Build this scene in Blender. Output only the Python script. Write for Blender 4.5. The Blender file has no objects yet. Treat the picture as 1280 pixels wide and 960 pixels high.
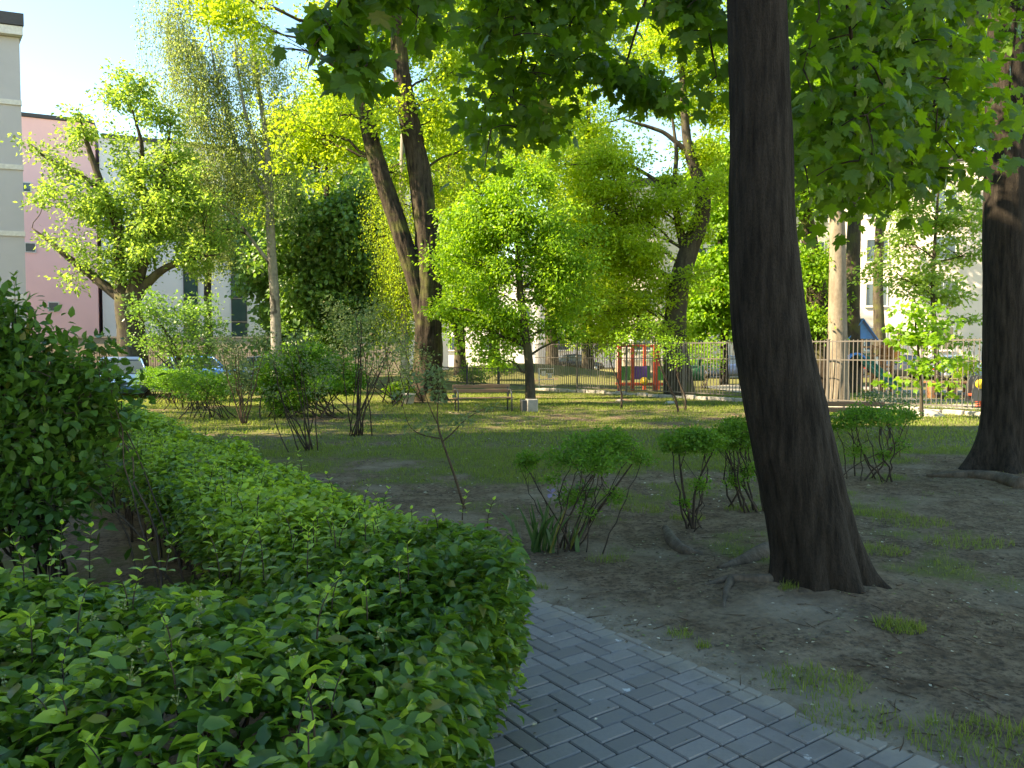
import bpy, math
import numpy as np
from mathutils import Vector

rng = np.random.default_rng(11)
U = rng.uniform
scene = bpy.context.scene
COL = scene.collection
TH = math.atan(40 / 960.0)          # camera pitch below the horizon
CAMH = 1.65


# ------------------------------------------------------------------ helpers
def P(px, py, d):
    """world point at forward distance d along the sight line of a photo pixel (1280x960)"""
    rx = (px - 640) / 960.0
    ry = (480 - py) / 960.0
    dx, dy, dz = rx, math.cos(TH) + ry * math.sin(TH), -math.sin(TH) + ry * math.cos(TH)
    s = d / dy
    return np.array([dx * s, d, CAMH + dz * s])


def G(px, py):
    rx = (px - 640) / 960.0
    ry = (480 - py) / 960.0
    dx, dy, dz = rx, math.cos(TH) + ry * math.sin(TH), -math.sin(TH) + ry * math.cos(TH)
    s = -CAMH / dz
    return np.array([dx * s, dy * s, 0.0])


def hash2(i, j, seed):
    v = np.sin(i * 127.1 + j * 311.7 + seed * 74.7) * 43758.5453
    return v - np.floor(v)


def vnoise(x, y, seed=0, per=None):
    x = np.asarray(x, float); y = np.asarray(y, float)
    i = np.floor(x); j = np.floor(y)
    f = x - i; g = y - j
    f = f * f * (3 - 2 * f); g = g * g * (3 - 2 * g)
    i1 = i + 1
    if per:
        i = np.mod(i, per); i1 = np.mod(i1, per)
    a = hash2(i, j, seed); b = hash2(i1, j, seed)
    c = hash2(i, j + 1, seed); d = hash2(i1, j + 1, seed)
    return (a * (1 - f) + b * f) * (1 - g) + (c * (1 - f) + d * f) * g


def fbm(x, y, seed=0, oct=4):
    s = 0; a = 0.5; t = 0
    for k in range(oct):
        s = s + a * vnoise(np.asarray(x) * 2 ** k, np.asarray(y) * 2 ** k, seed + k * 3)
        t += a; a *= 0.5
    return s / t


def sstep(a, b, x):
    t = np.clip((np.asarray(x, float) - a) / (b - a), 0, 1)
    return t * t * (3 - 2 * t)


def nrm(v):
    v = np.asarray(v, float)
    n = np.linalg.norm(v, axis=-1, keepdims=True)
    return v / np.maximum(n, 1e-9)


class MB:
    """collects pieces of one mesh"""
    def __init__(self):
        self.V = []; self.L = []; self.S = []; self.M = []; self.A = []; self.n = 0

    def add(self, V, faces, mat=0, attr=None):
        V = np.asarray(V, float)
        L = np.array([i for f in faces for i in f], np.int32) + self.n
        S = np.array([len(f) for f in faces], np.int32)
        self.raw(V, L, S, mat, attr)

    def raw(self, V, L, S, mat=0, attr=None):
        self.V.append(V); self.L.append(L); self.S.append(S)
        self.M.append(np.full(len(S), mat, np.int32))
        a = np.zeros(len(V)) if attr is None else np.broadcast_to(np.asarray(attr, float), (len(V),))
        self.A.append(a)
        self.n += len(V)

    def box(self, c, s, rz=0.0, mat=0, bev=0.0, tilt=None):
        c = np.asarray(c, float); h = np.asarray(s, float) / 2
        if bev > 0:
            b = min(bev, h.min() * 0.9)
            pts = []
            for sz in (-1, 1):
                for inset in ((b, 0), ) if False else ((0, b), (b, 0)):
                    pass
            # bevelled box: 24 vertices
            V = []
            idx = {}
            for sx in (-1, 1):
                for sy in (-1, 1):
                    for sz in (-1, 1):
                        for ax in range(3):
                            p = np.array([sx * h[0], sy * h[1], sz * h[2]])
                            for k in range(3):
                                if k != ax:
                                    p[k] -= (sx, sy, sz)[k] * b
                            idx[(sx, sy, sz, ax)] = len(V); V.append(p)
            F = []
            for ax in range(3):
                o = [k for k in range(3) if k != ax]
                for s1 in (-1, 1):
                    q = []
                    for (a, bb) in ((-1, -1), (1, -1), (1, 1), (-1, 1)):
                        k = [0, 0, 0]; k[ax] = s1; k[o[0]] = a; k[o[1]] = bb
                        q.append(idx[(k[0], k[1], k[2], ax)])
                    F.append(q)
            for ax in range(3):
                o = [k for k in range(3) if k != ax]
                for a in (-1, 1):
                    for bb in (-1, 1):
                        def ky(s, which):
                            k = [0, 0, 0]; k[ax] = s; k[o[0]] = a; k[o[1]] = bb
                            return idx[(k[0], k[1], k[2], which)]
                        F.append([ky(-1, o[0]), ky(1, o[0]), ky(1, o[1]), ky(-1, o[1])])
            for sx in (-1, 1):
                for sy in (-1, 1):
                    for sz in (-1, 1):
                        F.append([idx[(sx, sy, sz, k)] for k in range(3)])
            V = np.array(V)
        else:
            V = np.array([[x, y, z] for x in (-h[0], h[0]) for y in (-h[1], h[1]) for z in (-h[2], h[2])])
            F = [[0, 1, 3, 2], [4, 6, 7, 5], [0, 4, 5, 1], [2, 3, 7, 6], [0, 2, 6, 4], [1, 5, 7, 3]]
        if tilt is not None:            # rotation about local x
            ca, sa = math.cos(tilt), math.sin(tilt)
            V = V @ np.array([[1, 0, 0], [0, ca, sa], [0, -sa, ca]])
        ca, sa = math.cos(rz), math.sin(rz)
        V = V @ np.array([[ca, sa, 0], [-sa, ca, 0], [0, 0, 1]]) + c
        self.add(V, F, mat)

    def tube(self, path, rad, sides=8, mat=0, shape=None, cap=True, attr=None):
        path = np.asarray(path, float); n = len(path)
        rad = np.broadcast_to(np.asarray(rad, float), (n,))
        T = np.gradient(path, axis=0); T = nrm(T)
        ref = np.array([1.0, 0, 0]) if abs(T[0][0]) < 0.9 else np.array([0, 1.0, 0])
        u = nrm(ref - T[0] * ref.dot(T[0]))
        th = np.arange(sides) / sides * 2 * math.pi
        V = np.empty((n, sides, 3))
        for k in range(n):
            u = u - T[k] * u.dot(T[k]); u = u / max(np.linalg.norm(u), 1e-9)
            w = np.cross(T[k], u)
            r = rad[k] if shape is None else rad[k] * shape[k]
            V[k] = path[k] + (np.cos(th) * r)[:, None] * u + (np.sin(th) * r)[:, None] * w
        V = V.reshape(-1, 3)
        i = np.arange(n - 1)[:, None] * sides; j = np.arange(sides)[None]; j2 = (j + 1) % sides
        q = np.stack([i + j, i + j2, i + sides + j2, i + sides + j], -1).reshape(-1, 4)
        L = q.reshape(-1); S = np.full(len(q), 4)
        if cap:
            L = np.concatenate([L, np.arange(sides)[::-1], (n - 1) * sides + np.arange(sides)])
            S = np.concatenate([S, [sides, sides]])
        self.raw(V, (L + self.n).astype(np.int32), S.astype(np.int32), mat, attr)

    def leaves(self, tmpl, pos, axis, normal, size, mat=0, attr=None):
        """many copies of one small leaf shape: axis = stalk to tip, normal = upper side"""
        TV, TF = tmpl
        pos = np.asarray(pos, float); N = len(pos)
        if N == 0:
            return
        a = nrm(axis); s = nrm(np.cross(a, normal)); nn = np.cross(s, a)
        size = np.broadcast_to(np.asarray(size, float), (N,))
        V = (pos[:, None] + size[:, None, None] * (TV[None, :, 0:1] * s[:, None] + TV[None, :, 1:2] * a[:, None] + TV[None, :, 2:3] * nn[:, None]))
        k = len(TV)
        L0 = np.array([i for f in TF for i in f]); S0 = np.array([len(f) for f in TF])
        L = (np.arange(N)[:, None] * k + L0[None]).reshape(-1) + self.n
        S = np.tile(S0, N)
        at = None if attr is None else np.repeat(np.broadcast_to(attr, (N,)), k)
        self.raw(V.reshape(-1, 3), L.astype(np.int32), S.astype(np.int32), mat, at)

    def build(self, name, mats, parent=None, smooth=True, use_attr=None):
        V = np.concatenate(self.V); L = np.concatenate(self.L); S = np.concatenate(self.S); M = np.concatenate(self.M)
        if parent is not None:
            V = V - np.array(org(parent))
        me = bpy.data.meshes.new(name)
        me.vertices.add(len(V)); me.vertices.foreach_set('co', V.astype(np.float32).ravel())
        me.loops.add(len(L)); me.loops.foreach_set('vertex_index', L)
        me.polygons.add(len(S))
        st = np.concatenate([[0], np.cumsum(S)[:-1]]).astype(np.int32)
        me.polygons.foreach_set('loop_start', st); me.polygons.foreach_set('loop_total', S)
        me.polygons.foreach_set('material_index', M)
        me.polygons.foreach_set('use_smooth', np.full(len(S), bool(smooth)))
        me.update(calc_edges=True)
        me.validate()
        if use_attr:
            at = me.attributes.new(use_attr, 'FLOAT', 'POINT')
            at.data.foreach_set('value', np.concatenate(self.A).astype(np.float32))
        for m in (mats if isinstance(mats, (list, tuple)) else [mats]):
            me.materials.append(m)
        o = bpy.data.objects.new(name, me); COL.objects.link(o)
        if parent is not None:
            o.parent = parent
        return o


def org(o):
    p = np.zeros(3)
    while o is not None:
        p += np.array(o.location); o = o.parent
    return p


def tag(o, label, cat, group=None):
    o['label'] = label; o['category'] = cat
    if group: o['group'] = group
    return o


def thing(name, label, cat, loc=(0, 0, 0), group=None):
    o = bpy.data.objects.new(name, None); COL.objects.link(o)
    o.location = tuple(float(v) for v in loc); o.empty_display_size = 0.2
    return tag(o, label, cat, group)


def struct(o, kind='structure'):
    o['kind'] = kind
    return o


def copy_tree(o, parent=None):
    c = o.copy(); COL.objects.link(c)
    if parent is not None: c.parent = parent
    for ch in list(o.children):
        copy_tree(ch, c)
    return c


# ------------------------------------------------------------------ materials
def newmat(name):
    m = bpy.data.materials.new(name); m.use_nodes = True
    nt = m.node_tree; nt.nodes.clear()
    out = nt.nodes.new('ShaderNodeOutputMaterial')
    return m, nt, out


def N(nt, t, **kw):
    n = nt.nodes.new(t)
    for k, v in kw.items():
        if hasattr(n, k) and not k in n.inputs:
            setattr(n, k, v)
        else:
            n.inputs[k].default_value = v
    return n


def c4(c): return (c[0], c[1], c[2], 1.0)


def mixc(nt, fac, a, b, mode='MIX'):
    n = nt.nodes.new('ShaderNodeMix'); n.data_type = 'RGBA'; n.blend_type = mode
    for sock, v in ((n.inputs[0], fac), (n.inputs[6], a), (n.inputs[7], b)):
        if hasattr(v, 'links') or isinstance(v, bpy.types.NodeSocket):
            nt.links.new(v, sock)
        elif isinstance(v, (tuple, list)):
            sock.default_value = c4(v)
        else:
            sock.default_value = v
    return n.outputs[2]


def mathn(nt, op, a, b=0.0, clamp=False):
    n = nt.nodes.new('ShaderNodeMath'); n.operation = op; n.use_clamp = clamp
    for s, v in ((n.inputs[0], a), (n.inputs[1], b)):
        if isinstance(v, bpy.types.NodeSocket): nt.links.new(v, s)
        else: s.default_value = v
    return n.outputs[0]


def maprange(nt, v, a, b, c=0.0, d=1.0):
    n = nt.nodes.new('ShaderNodeMapRange')
    nt.links.new(v, n.inputs[0])
    for k, x in zip((1, 2, 3, 4), (a, b, c, d)): n.inputs[k].default_value = x
    return n.outputs[0]


def noise(nt, scale, detail=4, rough=0.55, scl=(1, 1, 1), coord='Object'):
    tc = nt.nodes.new('ShaderNodeTexCoord'); mp = nt.nodes.new('ShaderNodeMapping')
    mp.inputs['Scale'].default_value = scl
    nt.links.new(tc.outputs[coord], mp.inputs[0])
    n = nt.nodes.new('ShaderNodeTexNoise')
    n.inputs['Scale'].default_value = scale; n.inputs['Detail'].default_value = detail; n.inputs['Roughness'].default_value = rough
    nt.links.new(mp.outputs[0], n.inputs['Vector'])
    return n.outputs['Fac']


def leafmat(name, dark, light, trans, young=None, tfac=0.4, rough=0.45, spec=0.35):
    m, nt, out = newmat(name)
    geo = nt.nodes.new('ShaderNodeNewGeometry')
    r = geo.outputs['Random Per Island']
    col = mixc(nt, r, dark, light)
    tr = mixc(nt, r, tuple(x * 0.75 for x in trans), tuple(min(1, x * 1.2) for x in trans))
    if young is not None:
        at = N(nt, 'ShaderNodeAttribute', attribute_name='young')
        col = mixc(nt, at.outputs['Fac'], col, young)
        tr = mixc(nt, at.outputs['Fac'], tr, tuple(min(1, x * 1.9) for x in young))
    # a few odd leaves: yellowed or brownish
    odd = maprange(nt, mathn(nt, 'FRACT', mathn(nt, 'MULTIPLY', r, 37.7)), 0.965, 0.99)
    col = mixc(nt, odd, col, (0.16, 0.15, 0.03))
    p = N(nt, 'ShaderNodeBsdfPrincipled', Roughness=rough)
    p.inputs['Specular IOR Level'].default_value = spec
    nt.links.new(col, p.inputs['Base Color'])
    t = nt.nodes.new('ShaderNodeBsdfTranslucent'); nt.links.new(tr, t.inputs['Color'])
    mx = nt.nodes.new('ShaderNodeMixShader'); mx.inputs[0].default_value = tfac
    nt.links.new(p.outputs[0], mx.inputs[1]); nt.links.new(t.outputs[0], mx.inputs[2])
    nt.links.new(mx.outputs[0], out.inputs['Surface'])
    return m


def barkmat(name, a, b, scale=6, zs=0.18, bump=0.6, moss=None, dist=0.03, patch=None):
    m, nt, out = newmat(name)
    f1 = noise(nt, scale, 6, 0.62, (1, 1, zs))
    f2 = noise(nt, 1.3, 4, 0.6)
    f3 = noise(nt, scale * 5, 4, 0.6, (1, 1, 0.5))
    t = maprange(nt, f1, 0.32, 0.68)
    col = mixc(nt, t, a, b)
    col = mixc(nt, maprange(nt, f3, 0.35, 0.75, 0, 0.5), col, tuple(x * 0.55 for x in a))
    if moss:
        col = mixc(nt, maprange(nt, f2, 0.5, 0.68, 0, 0.75), col, moss)
    if patch:
        col = mixc(nt, maprange(nt, noise(nt, 2.4, 3, 0.5, (1, 1, 0.6)), 0.58, 0.63, 0, 0.8), col, patch)
    p = N(nt, 'ShaderNodeBsdfPrincipled', Roughness=0.92)
    p.inputs['Specular IOR Level'].default_value = 0.15
    nt.links.new(col, p.inputs['Base Color'])
    bp = nt.nodes.new('ShaderNodeBump'); bp.inputs['Strength'].default_value = bump; bp.inputs['Distance'].default_value = dist
    h = mathn(nt, 'ADD', f1, mathn(nt, 'MULTIPLY', f3, 0.35))
    nt.links.new(h, bp.inputs['Height']); nt.links.new(bp.outputs[0], p.inputs['Normal'])
    nt.links.new(p.outputs[0], out.inputs['Surface'])
    return m


def plain(name, col, rough=0.6, metal=0.0, var=0.15, scale=8, bump=0.0, spec=0.4, dirt=None):
    m, nt, out = newmat(name)
    f = noise(nt, scale, 5, 0.6)
    c = mixc(nt, maprange(nt, f, 0.3, 0.7), tuple(x * (1 - var) for x in col), tuple(min(1, x * (1 + var * 0.6)) for x in col))
    if dirt:
        f2 = noise(nt, scale * 0.23, 6, 0.65)
        c = mixc(nt, maprange(nt, f2, 0.5, 0.72, 0, 0.6), c, dirt)
    p = N(nt, 'ShaderNodeBsdfPrincipled', Roughness=rough, Metallic=metal)
    p.inputs['Specular IOR Level'].default_value = spec
    nt.links.new(c, p.inputs['Base Color'])
    if bump:
        bp = nt.nodes.new('ShaderNodeBump'); bp.inputs['Strength'].default_value = bump; bp.inputs['Distance'].default_value = 0.01
        nt.links.new(noise(nt, scale * 6, 4, 0.6), bp.inputs['Height']); nt.links.new(bp.outputs[0], p.inputs['Normal'])
    nt.links.new(p.outputs[0], out.inputs['Surface'])
    return m


def woodmat(name, a, b, scl=(1, 12, 12)):
    m, nt, out = newmat(name)
    f = noise(nt, 3, 6, 0.65, scl)
    c = mixc(nt, maprange(nt, f, 0.3, 0.7), a, b)
    p = N(nt, 'ShaderNodeBsdfPrincipled', Roughness=0.75)
    nt.links.new(c, p.inputs['Base Color'])
    nt.links.new(p.outputs[0], out.inputs['Surface'])
    return m


def glassmat(name, col=(0.03, 0.045, 0.06)):
    m, nt, out = newmat(name)
    f = noise(nt, 0.7, 3, 0.5)
    c = mixc(nt, f, col, tuple(x * 2.2 for x in col))
    p = N(nt, 'ShaderNodeBsdfPrincipled', Roughness=0.06)
    p.inputs['Specular IOR Level'].default_value = 0.8
    nt.links.new(c, p.inputs['Base Color']); nt.links.new(p.outputs[0], out.inputs['Surface'])
    return m


MT = {}
MT['maple'] = leafmat('maple_leaf', (0.035, 0.09, 0.010), (0.065, 0.145, 0.018), (0.24, 0.46, 0.02), tfac=0.5, rough=0.45)
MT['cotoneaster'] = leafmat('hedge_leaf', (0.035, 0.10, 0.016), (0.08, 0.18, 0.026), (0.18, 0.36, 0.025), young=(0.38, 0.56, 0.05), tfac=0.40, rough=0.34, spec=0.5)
MT['shrub'] = leafmat('shrub_leaf', (0.03, 0.085, 0.015), (0.07, 0.165, 0.028), (0.16, 0.34, 0.03), young=(0.12, 0.27, 0.035), tfac=0.35, rough=0.4)
MT['privet'] = leafmat('clipped_shrub_leaf', (0.05, 0.15, 0.014), (0.10, 0.25, 0.025), (0.2, 0.46, 0.03), tfac=0.38, rough=0.5)
MT['pale'] = leafmat('pale_shrub_leaf', (0.09, 0.15, 0.06), (0.17, 0.24, 0.10), (0.2, 0.3, 0.1), tfac=0.35, rough=0.5)
MT['dark'] = leafmat('dark_tree_leaf', (0.05, 0.13, 0.035), (0.15, 0.28, 0.08), (0.26, 0.50, 0.06), tfac=0.35, rough=0.4, spec=0.5)
MT['yellow'] = leafmat('yellow_green_leaf', (0.17, 0.30, 0.025), (0.28, 0.42, 0.04), (0.52, 0.70, 0.05), tfac=0.5, rough=0.5)
MT['mid'] = leafmat('mid_green_leaf', (0.09, 0.21, 0.018), (0.16, 0.32, 0.03), (0.34, 0.60, 0.04), tfac=0.48, rough=0.45)
MT['oak'] = leafmat('broad_tree_leaf', (0.11, 0.23, 0.045), (0.20, 0.34, 0.07), (0.38, 0.58, 0.08), tfac=0.48, rough=0.45)
MT['birch'] = leafmat('birch_leaf', (0.16, 0.24, 0.08), (0.27, 0.35, 0.13), (0.4, 0.52, 0.13), tfac=0.45, rough=0.45)
MT['iris'] = leafmat('iris_leaf', (0.04, 0.11, 0.035), (0.07, 0.16, 0.05), (0.12, 0.24, 0.05), tfac=0.3, rough=0.4)
MT['grass'] = leafmat('grass_blade', (0.10, 0.16, 0.022), (0.19, 0.24, 0.055), (0.32, 0.42, 0.06), tfac=0.35, rough=0.6, spec=0.2)
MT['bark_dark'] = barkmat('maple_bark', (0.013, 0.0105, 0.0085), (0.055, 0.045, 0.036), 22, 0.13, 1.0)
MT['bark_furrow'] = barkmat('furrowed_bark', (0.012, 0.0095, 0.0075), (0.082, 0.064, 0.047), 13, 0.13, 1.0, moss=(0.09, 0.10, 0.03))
MT['bark_mid'] = barkmat('grey_brown_bark', (0.03, 0.025, 0.019), (0.105, 0.088, 0.068), 6, 0.2, 0.6, moss=(0.09, 0.10, 0.03))
MT['root'] = barkmat('dusty_root_bark', (0.07, 0.055, 0.042), (0.17, 0.14, 0.108), 9, 0.5, 0.8)
MT['bark_pale'] = barkmat('pale_bark', (0.15, 0.125, 0.095), (0.28, 0.235, 0.185), 4, 0.35, 0.3)
MT['bark_birch'] = barkmat('birch_bark', (0.20, 0.185, 0.165), (0.38, 0.36, 0.33), 3, 1.2, 0.25, patch=(0.05, 0.045, 0.04))
MT['twig'] = barkmat('twig_bark', (0.035, 0.027, 0.022), (0.085, 0.065, 0.05), 20, 0.3, 0.3)
MT['twig_red'] = barkmat('brown_twig_bark', (0.07, 0.045, 0.03), (0.14, 0.095, 0.065), 20, 0.3, 0.3)
MT['stalk'] = plain('green_stalk', (0.10, 0.16, 0.04), 0.6)
MT['metal_fence'] = plain('galvanised_steel', (0.10, 0.09, 0.082), 0.5, 0.0, 0.15, 5)
MT['metal_dark'] = plain('dark_painted_steel', (0.055, 0.06, 0.065), 0.45)
MT['concrete'] = plain('concrete', (0.34, 0.32, 0.29), 0.9, 0, 0.25, 6, 0.3, dirt=(0.15, 0.13, 0.10))
MT['wood_bench'] = woodmat('bench_wood', (0.17, 0.10, 0.06), (0.30, 0.185, 0.115))
MT['wood_play'] = woodmat('play_timber', (0.28, 0.12, 0.05), (0.42, 0.19, 0.09), (10, 10, 1))
MT['red'] = plain('red_paint', (0.42, 0.06, 0.03), 0.5)
MT['green'] = plain('green_paint', (0.07, 0.36, 0.06), 0.45)
MT['dgreen'] = plain('dark_green_paint', (0.02, 0.11, 0.05), 0.45)
MT['purple'] = plain('purple_paint', (0.16, 0.06, 0.32), 0.45)
MT['orange'] = plain('orange_paint', (0.62, 0.22, 0.03), 0.5)
MT['yellow_paint'] = plain('yellow_paint', (0.65, 0.45, 0.04), 0.5)
MT['blue'] = plain('blue_paint', (0.03, 0.22, 0.60), 0.4)
MT['teal'] = plain('teal_plastic', (0.02, 0.30, 0.22), 0.35)
MT['slide'] = plain('green_slide_plastic', (0.04, 0.20, 0.14), 0.45)
MT['white'] = plain('white_paint', (0.72, 0.72, 0.70), 0.5)
MT['white_pot'] = plain('pot_glaze', (0.55, 0.50, 0.42), 0.6)
MT['wall_grey'] = plain('grey_render', (0.42, 0.415, 0.45), 0.95, 0, 0.06, 0.6, 0.15, dirt=(0.34, 0.335, 0.36))
MT['wall_pink'] = plain('pink_render', (0.86, 0.52, 0.52), 0.95, 0, 0.05, 0.4, 0.1)
MT['wall_white'] = plain('white_render', (0.72, 0.71, 0.72), 0.95, 0, 0.05, 0.4, 0.1)
MT['wall_blush'] = plain('blush_render', (0.70, 0.62, 0.57), 0.95, 0, 0.05, 0.4, 0.1)
MT['wall_beige'] = plain('beige_render', (0.50, 0.42, 0.33), 0.95, 0, 0.1, 0.6, 0.2)
MT['roof'] = plain('roof_sheet', (0.05, 0.05, 0.055), 0.6)
MT['cornice'] = plain('cornice_render', (0.60, 0.59, 0.58), 0.9)
MT['glass'] = glassmat('window_glass')
MT['glass_green'] = glassmat('green_glass', (0.025, 0.05, 0.05))
MT['rubber'] = plain('black_rubber', (0.02, 0.02, 0.02), 0.8)
MT['chrome'] = plain('rim_metal', (0.5, 0.5, 0.52), 0.3, 0.8)
MT['lamp_w'] = plain('lamp_lens', (0.75, 0.75, 0.72), 0.15)
MT['lamp_r'] = plain('red_lens', (0.45, 0.02, 0.02), 0.2)
MT['petal'] = leafmat('iris_petal', (0.30, 0.25, 0.52), (0.45, 0.40, 0.66), (0.5, 0.42, 0.75), tfac=0.4, rough=0.6)
MT['asphalt'] = plain('asphalt', (0.055, 0.055, 0.058), 0.9, 0, 0.25, 3, 0.3)
MT['paving'] = plain('grey_paving', (0.25, 0.24, 0.23), 0.9, 0, 0.2, 2, 0.2)
MT['litter'] = None

# ------------------------------------------------------------------ leaf shapes
OVAL = (np.array([[0, 0, 0], [-.27, .33, .07], [0, .36, 0], [.27, .33, .07], [-.21, .68, .05], [0, .70, -.02], [.21, .68, .05], [0, 1, -.09]]),
        [[0, 2, 1], [0, 3, 2], [1, 2, 5, 4], [2, 3, 6, 5], [4, 5, 7], [5, 6, 7]])
OVAL_B = (OVAL[0] * np.array([.98, 1.05, 1]) + np.array([[0, 0, 0], [0, 0, .07], [0, 0, .0], [.03, 0, .05], [.05, 0, .0], [.04, 0, -.10], [.06, 0, .0], [.10, -.04, -.22]]), OVAL[1])
RHOMB = (np.array([[0, 0, 0], [-.30, .45, .06], [0, 1, -.05], [.30, .45, .06]]), [[0, 3, 2, 1]])
BROAD = (np.array([[0, 0, 0], [-.38, .3, .06], [-.30, .75, .0], [0, 1, -.12], [.30, .75, .0], [.38, .3, .06], [0, .5, -.02]]),
         [[0, 6, 1], [1, 6, 2], [2, 6, 3], [3, 6, 4], [4, 6, 5], [5, 6, 0]])


def maple_shape():
    a = [(-.04, 0), (-.20, -.10), (-.30, .05), (-.52, .10), (-.38, .24), (-.60, .48), (-.40, .50), (-.34, .62), (-.18, .55), (-.17, .78), (0, 1.02)]
    pts = a + [(-x, y) for x, y in a[::-1][1:]]
    V = [[0, .34, .0]]
    for x, y in pts:
        V.append([x, y, -0.10 * (x * x + (y - .34) ** 2) * 2.2])
    n = len(pts)
    return np.array(V, float), [[0, k + 1, (k + 1) % n + 1][::-1] for k in range(n)]


MAPLE = maple_shape()


def ball(n):
    v = nrm(rng.normal(size=(n, 3)))
    return v * (U(0, 1, (n, 1)) ** (1 / 3.0))


# ------------------------------------------------------------------ ground
PD = np.array([-0.575, 0.818]); PD /= np.linalg.norm(PD)       # direction of the path (away from the camera)
PN = np.array([PD[1], -PD[0]])                                # to the right of it
PE = np.array([-0.08, 5.40])                                    # a point of its right edge
T1B = G(1028, 738); T2B = G(1258, 592); T3B = G(534, 501)
MOUND = np.array([0.5, 47.0])


def path_s(x, y):
    return (x - PE[0]) * PN[0] + (y - PE[1]) * PN[1]


def gh(x, y, fine=True):
    x = np.asarray(x, float); y = np.asarray(y, float)
    s = path_s(x, y)
    h = 0.09 * np.exp(-((x - T1B[0]) ** 2 + (y - T1B[1]) ** 2) / 0.55)
    h = h + 0.08 * np.exp(-((x - T2B[0]) ** 2 + (y - T2B[1]) ** 2) / 0.9)
    h = h + 0.95 * np.exp(-(((x - MOUND[0]) / 6.0) ** 2 + ((y - MOUND[1]) / 4.0) ** 2))
    off = sstep(0.0, 0.25, s) + sstep(-1.5, -1.75, s)
    off = np.clip(off, 0, 1)
    h = h * off
    h = h + off * (0.05 * (fbm(x * 0.5, y * 0.5, 5) - 0.5))
    if fine:
        near = np.exp(-(np.maximum(np.hypot(x, y) - 4, 0) / 10.0) ** 2)
        h = h + off * near * (0.030 * (fbm(x * 4, y * 4, 9) - 0.5) + 0.016 * (fbm(x * 13, y * 13, 12, 3) - 0.5))
    edge = 0.11 * (fbm(x * 3, y * 3, 21) - 0.5) * 2 + 0.04 * (fbm(x * 11, y * 11, 22) - .5)
    lift = sstep(-0.08, 0.07, s + edge) + sstep(-1.42, -1.56, s)
    h = h + np.where(np.clip(lift, 0, 1) > 0, -0.012 + 0.030 * np.clip(lift, 0, 1), -0.012)
    return h


def grassiness(x, y):
    x = np.asarray(x, float); y = np.asarray(y, float)
    n = fbm(x * 0.8, y * 0.8, 31); n2 = fbm(x * 2.6, y * 2.6, 41)
    s = path_s(x, y)
    base = 0.10 + 0.74 * sstep(6.5, 11, y - 0.18 * np.maximum(x - 1, 0) + 0.5 * (n - .5)) + 0.18 * sstep(18, 25, y)
    base = base - 0.35 * sstep(3.2, 6, x) * sstep(13, 9, y)
    base = np.where(s < 0, base + 0.1, base)
    r1 = np.hypot(x - T1B[0], y - T1B[1]); r2 = np.hypot(x - T2B[0], y - T2B[1]); r3 = np.hypot(x - T3B[0], y - T3B[1])
    base = base - 0.25 * np.exp(-(r1 / 1.2) ** 2) - 0.5 * np.exp(-(r2 / 2.0) ** 2) - 0.6 * np.exp(-(r3 / 1.6) ** 2)
    base = base - 0.5 * sstep(0.42, 0.15, s) * sstep(-.2, 0, s)
    g = base - 0.05 + 1.9 * (n - 0.5) + 1.3 * (n2 - 0.5)
    return np.clip(g, 0, 1)


def lines(segs):
    out = []
    for a, b, st in segs:
        out.append(np.arange(a, b, st))
    return np.unique(np.round(np.concatenate(out), 4))


gx = lines([(-400, -60, 40), (-60, -20, 4), (-20, -6, 0.7), (-6, -0.6, 0.16), (-0.6, 2.6, 0.045), (2.6, 8, 0.11), (8, 20, 0.5), (20, 60, 4), (60, 401, 40)])
gy = lines([(-40, 0, 4), (0, 2.4, 0.3), (2.4, 6.4, 0.05), (6.4, 11, 0.12), (11, 24, 0.35), (24, 60, 0.9), (60, 110, 5), (110, 700, 60)])
X, Y = np.meshgrid(gx, gy)
Z = gh(X, Y)
V = np.stack([X, Y, Z], -1).reshape(-1, 3)
nx, ny = len(gx), len(gy)
ii, jj = np.meshgrid(np.arange(nx - 1), np.arange(ny - 1))
q = np.stack([jj * nx + ii, jj * nx + ii + 1, (jj + 1) * nx + ii + 1, (jj + 1) * nx + ii], -1).reshape(-1, 4)


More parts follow.
